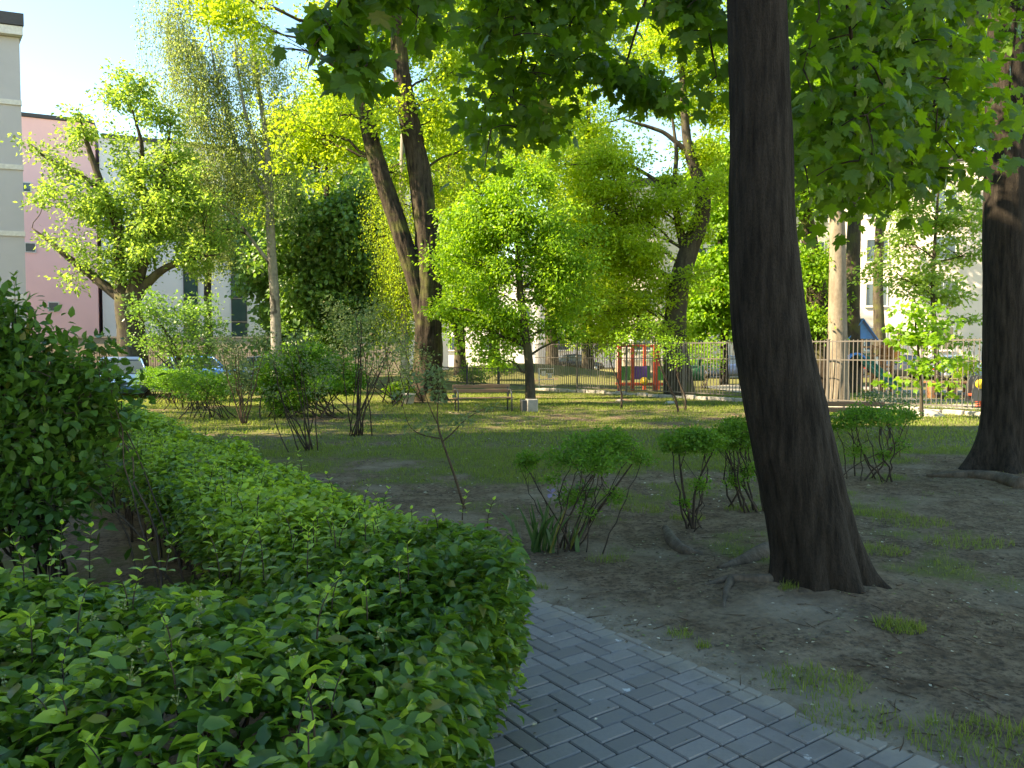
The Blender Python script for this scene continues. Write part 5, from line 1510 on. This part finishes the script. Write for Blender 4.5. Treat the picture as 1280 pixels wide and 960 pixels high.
# low timber table with benches, spring rider
d = 27.0; c = P(1186, 497, d); c[2] = 0
tb = thing('play_table', 'long low timber table with bench seats in the playground', 'table', c)
mb = MB(); mb.box(c + [0, 0, .58], (1.6, .6, .06), 0, 0, .01); mb.build('top', MT['wood_play'], tb, False)
for sx in (-.65, .1, .65):
    mb = MB(); mb.box(c + [sx, 0, .28], (.12, .4, .56)); mb.build('leg', MT['wood_play'], tb, False)
mb = MB(); mb.box(c + [0, -.75, .22], (1.7, .34, .07), 0, 0, .01); mb.box(c + [-.6, -.75, .1], (.1, .25, .2)); mb.box(c + [.6, -.75, .1], (.1, .25, .2)); mb.build('bench_seat', MT['metal_dark'], tb, False)
d = 22.5; c = P(1224, 512, d); c[2] = 0
sp = thing('spring_rider', 'grey spring rider with a yellow disc and red seat at the right trunk', 'play rider', c)
mb = MB(); t = np.linspace(0, 1, 60); mb.tube(np.stack([c[0] + .10 * np.cos(t * 30), c[1] + .10 * np.sin(t * 30), .03 + .32 * t], -1), .018, 6); mb.build('spring', MT['red'], sp)
mb = MB(); mb.box(c + [.02, 0, .40], (.62, .28, .07), 0, 0, .02); mb.build('seat', MT['red'], sp, False)
for sy in (-.16, .16):
    mb = MB(); ol = [(-.34, .2), (-.30, .7), (-.18, .95), (.02, .98), (.08, .74), (.30, .68), (.38, .40), (.30, .26)]
    n_ = len(ol); V = [c + [a, sy + s, z] for s in (-.015, .015) for a, z in ol]
    mb.add(V, [list(range(n_)), list(range(n_, 2 * n_))[::-1]] + [[i, i + n_, (i + 1) % n_ + n_, (i + 1) % n_] for i in range(n_)]); mb.build('side_panel', MT['metal_dark'], sp, False)
mb = MB(); mb.tube([c + [-.1, -.20, .72], c + [-.1, -.17, .72]], .14, 20); mb.build('disc', MT['yellow_paint'], sp)


# ------------------------------------------------------------------ cars
def carpaint(name, col):
    m, nt, out = newmat(name)
    f = noise(nt, 3, 4, .6)
    p = N(nt, 'ShaderNodeBsdfPrincipled', Roughness=.28); p.inputs['Coat Weight'].default_value = .6; p.inputs['Coat Roughness'].default_value = .08
    nt.links.new(mixc(nt, f, tuple(x * .9 for x in col), col), p.inputs['Base Color']); nt.links.new(p.outputs[0], out.inputs['Surface'])
    return m


def make_car(label, paint, loc, rz):
    root = thing('parked_car', label, 'car', (0, 0, 0), 'cars parked beyond the lawn')
    mb = MB()
    st = [(-2.05, .62, .38, .66), (-1.98, .78, .25, .80), (-1.6, .85, .20, .90), (-.6, .87, .18, .93), (.5, .87, .18, .93), (1.3, .86, .20, .86), (1.85, .78, .24, .76), (2.05, .60, .36, .62)]
    V = []
    for x_, w_, zb, zt in st:
        for yy, zz in ((-w_ * .86, zb), (-w_, zb + .12), (-w_, zt - .14), (-w_ * .90, zt), (w_ * .90, zt), (w_, zt - .14), (w_, zb + .12), (w_ * .86, zb)): V.append([x_, yy, zz])
    n_ = 8
    F = [[i * n_ + j, i * n_ + (j + 1) % n_, (i + 1) * n_ + (j + 1) % n_, (i + 1) * n_ + j] for i in range(len(st) - 1) for j in range(n_)] + [list(range(n_)), list(range((len(st) - 1) * n_, len(st) * n_))[::-1]]
    mb.add(V, F); mb.build('body', paint, root, True)

    def cab(st2, nm, mat, grow=0):
        mb = MB(); V = []
        for x_, w_, zb, wt, zt in st2:
            for yy, zz in ((-w_ - grow, zb), (-wt - grow, zt), (wt + grow, zt), (w_ + grow, zb)): V.append([x_, yy, zz])
        F = [[i * 4 + j, i * 4 + (j + 1) % 4, (i + 1) * 4 + (j + 1) % 4, (i + 1) * 4 + j] for i in range(len(st2) - 1) for j in range(4)] + [[0, 1, 2, 3], [len(V) - 1, len(V) - 2, len(V) - 3, len(V) - 4]]
        mb.add(V, F); mb.build(nm, mat, root, False)
    cab([(-1.85, .74, .86, .72, .90), (-1.25, .78, .88, .62, 1.38), (-.3, .80, .90, .62, 1.44), (.4, .80, .90, .62, 1.38), (1.15, .76, .84, .70, .90)], 'windows', MT['glass'])
    cab([(-1.32, .63, 1.36, .60, 1.39), (-.3, .64, 1.425, .58, 1.475), (.45, .63, 1.36, .58, 1.40)], 'roof', paint, .01)
    for x_ in (-.35, -1.15, .48):
        for s in (-1, 1):
            mb = MB(); top = 1.40; mb.tube([(x_ + (.12 if x_ < .4 else .55), s * .805, .88), (x_, s * .635, top)], .03, 6); mb.build('pillar', paint, root)
    for x_ in (-1.3, 1.28):
        for s in (-1, 1):
            mb = MB(); mb.tube([(x_, s * .70, .31), (x_, s * .86, .31)], .31, 22); w = mb.build('wheel', MT['rubber'], root)
            mb = MB(); mb.tube([(x_, s * .85, .31), (x_, s * .872, .31)], .19, 16); mb.build('rim', MT['chrome'], w)
    for s in (-1, 1):
        mb = MB(); mb.box((1.93, s * .55, .60), (.16, .30, .13), -s * .3, 0, .02); mb.build('headlight', MT['lamp_w'], root, False)
        mb = MB(); mb.box((-1.98, s * .62, .68), (.10, .22, .16), s * .2, 0, .02); mb.build('tail_light', MT['lamp_r'], root, False)
        mb = MB(); mb.box((.75, s * .93, .95), (.12, .16, .11), 0, 0, .02); mb.build('mirror', paint, root, False)
    root.location = loc; root.rotation_euler = (0, 0, rz)
    return root


def recol(o, paint, blue):
    for ch in o.children:
        for i, s in enumerate(ch.material_slots):
            if s.material == blue:
                s.link = 'OBJECT'; s.material = paint


pb_ = carpaint('light_blue_paint', (.10, .22, .46))
car0 = make_car('light blue car with its windscreen just visible over the far end of the long hedge', pb_, (P(152, 480, 28)[0], 28.0, 0), math.radians(-62))
for (px, d, rz, lab, col) in ((252, 34, 20, 'bright blue car showing only its roof above the low clipped hedge', (.06, .22, .60)), (722, 62, 10, 'black car parked far beyond the grassy mound', (.015, .015, .018)), (908, 47, -12, 'dark blue car parked beyond the playground right of the crooked tree', (.04, .07, .16)),
                              (1196, 45, 8, 'pale blue car parked beyond the playground near the right trunk', (.18, .27, .42)), (1128, 46, 8, 'dark grey car parked behind the play tower', (.07, .07, .08)), (345, 40, 30, 'silver car glimpsed behind the clipped round bush', (.45, .46, .48))):
    c = copy_tree(car0); c['label'] = lab; c.location = (P(px, 470, d)[0], d, float(gh(P(px, 470, d)[0], d, False))); c.rotation_euler = (0, 0, math.radians(rz))
    recol(c, carpaint('car_paint', col), pb_)

# ------------------------------------------------------------------ roads and buildings
mb = MB()
mb.add([[-120, 49, .05], [140, 52, .05], [140, 58, .05], [-120, 56, .05]], [[0, 1, 2, 3]])
mb.add([[-30, 22, .046], [-15.5, 24, .046], [-12.5, 49.3, .046], [-30, 49, .046]], [[0, 1, 2, 3]])
struct(mb.build('street', MT['asphalt'], None, False))
mb = MB(); mb.box((10, 49.4, .06), (240, .25, .14), math.atan2(3, 260)); struct(mb.build('kerb', MT['concrete'], None, False))


def wall_box(nm, mat, root, A, B, depth, z0_, z1_, back=None):
    """a wall block with its front face from A to B, reaching depth metres back"""
    A = np.array(A, float); B = np.array(B, float); dv = B - A; ln = np.linalg.norm(dv); a = math.atan2(dv[1], dv[0])
    nb = np.array([-dv[1], dv[0]]) / ln
    if back is not None:
        q = np.array(back) * depth; mb = MB()
        V = [[*p_, z] for z in (z0_, z1_) for p_ in (A, B, B + q, A + q)]
        mb.add(V, [[0, 1, 2, 3][::-1], [4, 5, 6, 7], [0, 1, 5, 4], [1, 2, 6, 5], [2, 3, 7, 6], [3, 0, 4, 7]]); return mb.build(nm, mat, root, False)
    c = (A + B) / 2 + nb * depth / 2
    mb = MB(); mb.box((c[0], c[1], (z0_ + z1_) / 2), (ln, depth, z1_ - z0_), a); return mb.build(nm, mat, root, False)


def window(root, A, B, s, z, w, h, glass, frame, sill=True, bars=1):
    A = np.array(A, float); B = np.array(B, float); dv = nrm(B - A); a = math.atan2(dv[1], dv[0]); nf = np.array([dv[1], -dv[0]])
    c = A + dv * s + nf * .02
    mb = MB()
    f = .07
    for sx in (-1, 1): mb.box((c[0] + dv[0] * sx * (w / 2 - f / 2), c[1] + dv[1] * sx * (w / 2 - f / 2), z), (f, .10, h), a)
    for sz in (-1, 1): mb.box((c[0], c[1], z + sz * (h / 2 - f / 2)), (w - 2 * f, .095, f), a)
    for j in range(bars):
        o_ = (j + 1) / (bars + 1) - .5; mb.box((c[0] + dv[0] * o_ * w, c[1] + dv[1] * o_ * w, z), (.05, .085, h - 2 * f), a)
    if sill: mb.box((c[0] + nf[0] * .05, c[1] + nf[1] * .05, z - h / 2 - .03), (w + .1, .2, .05), a)
    wd = mb.build('window', frame, root, False)
    mb = MB(); mb.box((c[0] + nf[0] * .0, c[1] + nf[1] * .0, z), (w - f, .05, h - f), a); mb.build('pane', glass, wd, False)


# grey apartment block, left
A = np.array([-60, 34.6 - .37 * 37.5]); B = np.array([-21.9, 34.75])
A = B - nrm(np.array([1, .37])) * 22
gb = thing('apartment_block', 'plain grey rendered apartment block with pale string courses at the left edge', 'building', (B[0], B[1], 0))
wall_box('wall', MT['wall_grey'], gb, A, B, 12, -.1, 15.6, (-.62, .78))
for z in (4.15, 6.95, 9.9, 12.75): wall_box('string_course', MT['cornice'], gb, A - nrm(B - A) * -.0 + np.array([.02, -.06]), B + nrm(B - A) * .05 + np.array([.02, -.06]), .3, z - .12, z + .10, (-.62, .78))
wall_box('cornice', MT['cornice'], gb, A + np.array([.1, -.30]), B + nrm(B - A) * .22 + np.array([.1, -.30]), 12.5, 15.63, 16.0, (-.62, .78))
wall_box('roof', MT['roof'], gb, A + np.array([.12, -.36]), B + nrm(B - A) * .28 + np.array([.12, -.36]), 12.6, 16.03, 16.55, (-.62, .78))
for k in range(4):
    for j in range(5): window(gb, A, B, 18.9 - k * 4.2, 2.6 + j * 2.85, 1.4, 1.5, MT['glass'], MT['white'])
# modern block: pink wing and white wing
A = np.array([P(-260, 300, 66)[0], 47.0]); B = np.array([P(121, 300, 60)[0], 60.0]); C2 = np.array([P(560, 300, 72)[0], 72.0])
mod = thing('modern_block', 'modern block, pink rendered wing beside a white wing with dark window strips', 'building', (B[0], B[1], 0))
wall_box('pink_wall', MT['wall_pink'], mod, A, B, 9, -.1, 19.2)
wall_box('pink_roof', MT['roof'], mod, A + np.array([.1, -.12]), B + np.array([.05, -.1]), 9.1, 19.23, 19.5)
B2 = B + np.array([.15, .35])
wall_box('white_wall', MT['wall_white'], mod, B2, C2, 9, -.1, 18.3)
wall_box('white_roof', MT['roof'], mod, B2 + np.array([.3, -.12]), C2 + np.array([.05, -.1]), 9.1, 18.33, 18.6)
dv = nrm(B2 - A)
for px, zz, w, h in ((38, 14.0, .75, .75), (62, 14.0, .75, .75), (69, 5.1, .75, .75), (42, 9.5, .75, .75), (100, 14.2, .75, .75), (20, 9.5, .75, .75)):
    # where the sight line of that column meets the wall
    rx = (px - 640) / 960.0
    tt = (A[0] - rx * A[1]) / (rx * (B - A)[1] - (B - A)[0]); s = tt * np.linalg.norm(B - A)
    window(mod, A, B, s, zz, w, h, MT['glass_green'], MT['cornice'], False, 0)
for px, w in ((240, 1.1), (300, 1.25), (375, 1.1), (450, 1.2)):
    rx = (px - 640) / 960.0
    tt = (B2[0] - rx * B2[1]) / (rx * (C2 - B2)[1] - (C2 - B2)[0]); s = tt * np.linalg.norm(C2 - B2)
    for j in range(8): window(mod, B2, C2, s, 3.2 + j * 1.95, w, 1.9, MT['glass_green'], MT['metal_dark'], False, 0)
# beige boundary wall with railing
A = np.array([-36.0, 46.3]); B = np.array([-7, 48.2])
bw = thing('boundary_wall', 'beige garden wall at the foot of the modern block with dark railings in front', 'wall', (A[0], A[1], 0))
wall_box('wall', MT['wall_beige'], bw, A, B, .3, -.1, 2.5); wall_box('coping', MT['concrete'], bw, A + [0, -.05], B + [0, -.05], .4, 2.503, 2.6)
dv = nrm(B - A); mb = MB(); a_ = math.atan2(dv[1], dv[0])
for j in range(210):
    q = A + dv * (j * .137) + [0, -.6]; mb.box((q[0], q[1], .85), (.025, .025, 1.7), a_)
for z in (.25, 1.6):
    q = (A + B) / 2 + [0, -.6]; mb.box((q[0], q[1], z), (np.linalg.norm(B - A), .03, .04), a_)
mb.build('railing', MT['metal_dark'], bw, False)
# pale blush apartment house on the right
A = np.array([8.5, 63.0]); B = np.array([52.0, 46.0])
rbld = thing('apartment_house', 'pale blush apartment house with white windows beyond the playground', 'building', (A[0], A[1], 0))
wall_box('wall', MT['wall_blush'], rbld, A, B, 12, -.1, 14.5)
wall_box('cornice', MT['cornice'], rbld, A + [-.1, -.25], B + [.1, -.25], 12.4, 14.53, 14.9)
wall_box('roof', MT['roof'], rbld, A + [-.2, -.35], B + [.1, -.35], 12.6, 14.93, 15.5)
wall_box('base_band', MT['wall_beige'], rbld, A + [0, -.06], B + [0, -.06], .2, -.1, 1.0)
ln = np.linalg.norm(B - A)
for k in range(11):
    for j in range(4): window(rbld, A, B, 2.2 + k * (ln - 4) / 10, 2.6 + j * 3.2, 1.5, 1.7, MT['glass'], MT['white'])
# pale house further back in the middle
A = np.array([-9.0, 84.0]); B = np.array([20.0, 80.0])
mh = thing('white_house', 'white house far behind the bright trees, glimpsed through gaps in their leaves', 'building', (A[0], A[1], 0))
wall_box('wall', MT['wall_white'], mh, A, B, 12, -.1, 11); wall_box('roof', MT['roof'], mh, A + [-.3, -.4], B + [.3, -.4], 12.8, 11.03, 11.6)
for k in range(7):
    for j in range(3): window(mh, A, B, 2.2 + k * 4.1, 2.6 + j * 3.2, 1.4, 1.6, MT['glass'], MT['white'])
# unseen wing added outside the picture on the sun side to shade the near garden
A = np.array([-9.3, 13.2]); B = np.array([-9.2, -16.0])
sw = thing('added_shade_wing', 'unseen white wing added beyond the left edge so that its shade covers the path', 'building', (A[0], A[1], 0))
wing_dir = nrm(B - A)
wall_box('wall', MT['wall_white'], sw, B, A, 4.5, -.1, 15.2)  # walls white to bounce sky light into the shaded garden
wall_box('roof', MT['roof'], sw, B + [.4, -.3], A + [.4, .3], 5.0, 15.23, 15.6)
for k in range(8):
    for j in range(5): window(sw, B, A, 2.0 + k * 3.5, 2.6 + j * 2.95, 1.4, 1.5, MT['glass'], MT['white'])

# ------------------------------------------------------------------ camera, sun, sky
cam = bpy.data.cameras.new('camera'); cam.sensor_width = 36; cam.lens = 27.0; cam.clip_end = 2000; cam.clip_start = .05
co = bpy.data.objects.new('camera', cam); COL.objects.link(co); co.location = (0, 0, CAMH); co.rotation_euler = (math.pi / 2 - TH, 0, 0)
scene.camera = co
SUN_EL = math.radians(38)
sh = nrm(np.array([-.975, -.17]))
sv = Vector((sh[0] * math.cos(SUN_EL), sh[1] * math.cos(SUN_EL), math.sin(SUN_EL)))
sun = bpy.data.lights.new('sun', 'SUN'); sun.energy = 4.5; sun.angle = math.radians(.55); sun.color = (1.0, .94, .84)
so = bpy.data.objects.new('sun', sun); COL.objects.link(so); so.location = (-30, -20, 40); so.rotation_euler = sv.to_track_quat('Z', 'Y').to_euler()
w = bpy.data.worlds.new('World'); scene.world = w; w.use_nodes = True
nt = w.node_tree; bg = nt.nodes['Background']; sky = nt.nodes.new('ShaderNodeTexSky'); sky.sky_type = 'NISHITA'; sky.sun_disc = False
sky.sun_elevation = SUN_EL; sky.sun_rotation = math.atan2(sv.x, sv.y); sky.air_density = 1.0; sky.dust_density = .1; sky.ozone_density = 1.0
hs = nt.nodes.new('ShaderNodeHueSaturation'); hs.inputs['Saturation'].default_value = 1.25; nt.links.new(sky.outputs[0], hs.inputs['Color']); nt.links.new(hs.outputs[0], bg.inputs[0]); bg.inputs[1].default_value = 0.12
vs = scene.view_settings; vs.view_transform = 'Standard'; vs.look = 'None'; vs.gamma = 1; vs.exposure = 2.25; vs.use_curve_mapping = False
try:
    vs.use_white_balance = True; vs.white_balance_temperature = 9600
except Exception:
    pass
cy = scene.cycles
cy.max_bounces = 7; cy.diffuse_bounces = 4; cy.glossy_bounces = 2; cy.transmission_bounces = 4; cy.use_denoising = True; cy.denoiser = 'OPENIMAGEDENOISE'
cy.sample_clamp_indirect = 6; cy.caustics_reflective = False; cy.caustics_refractive = False
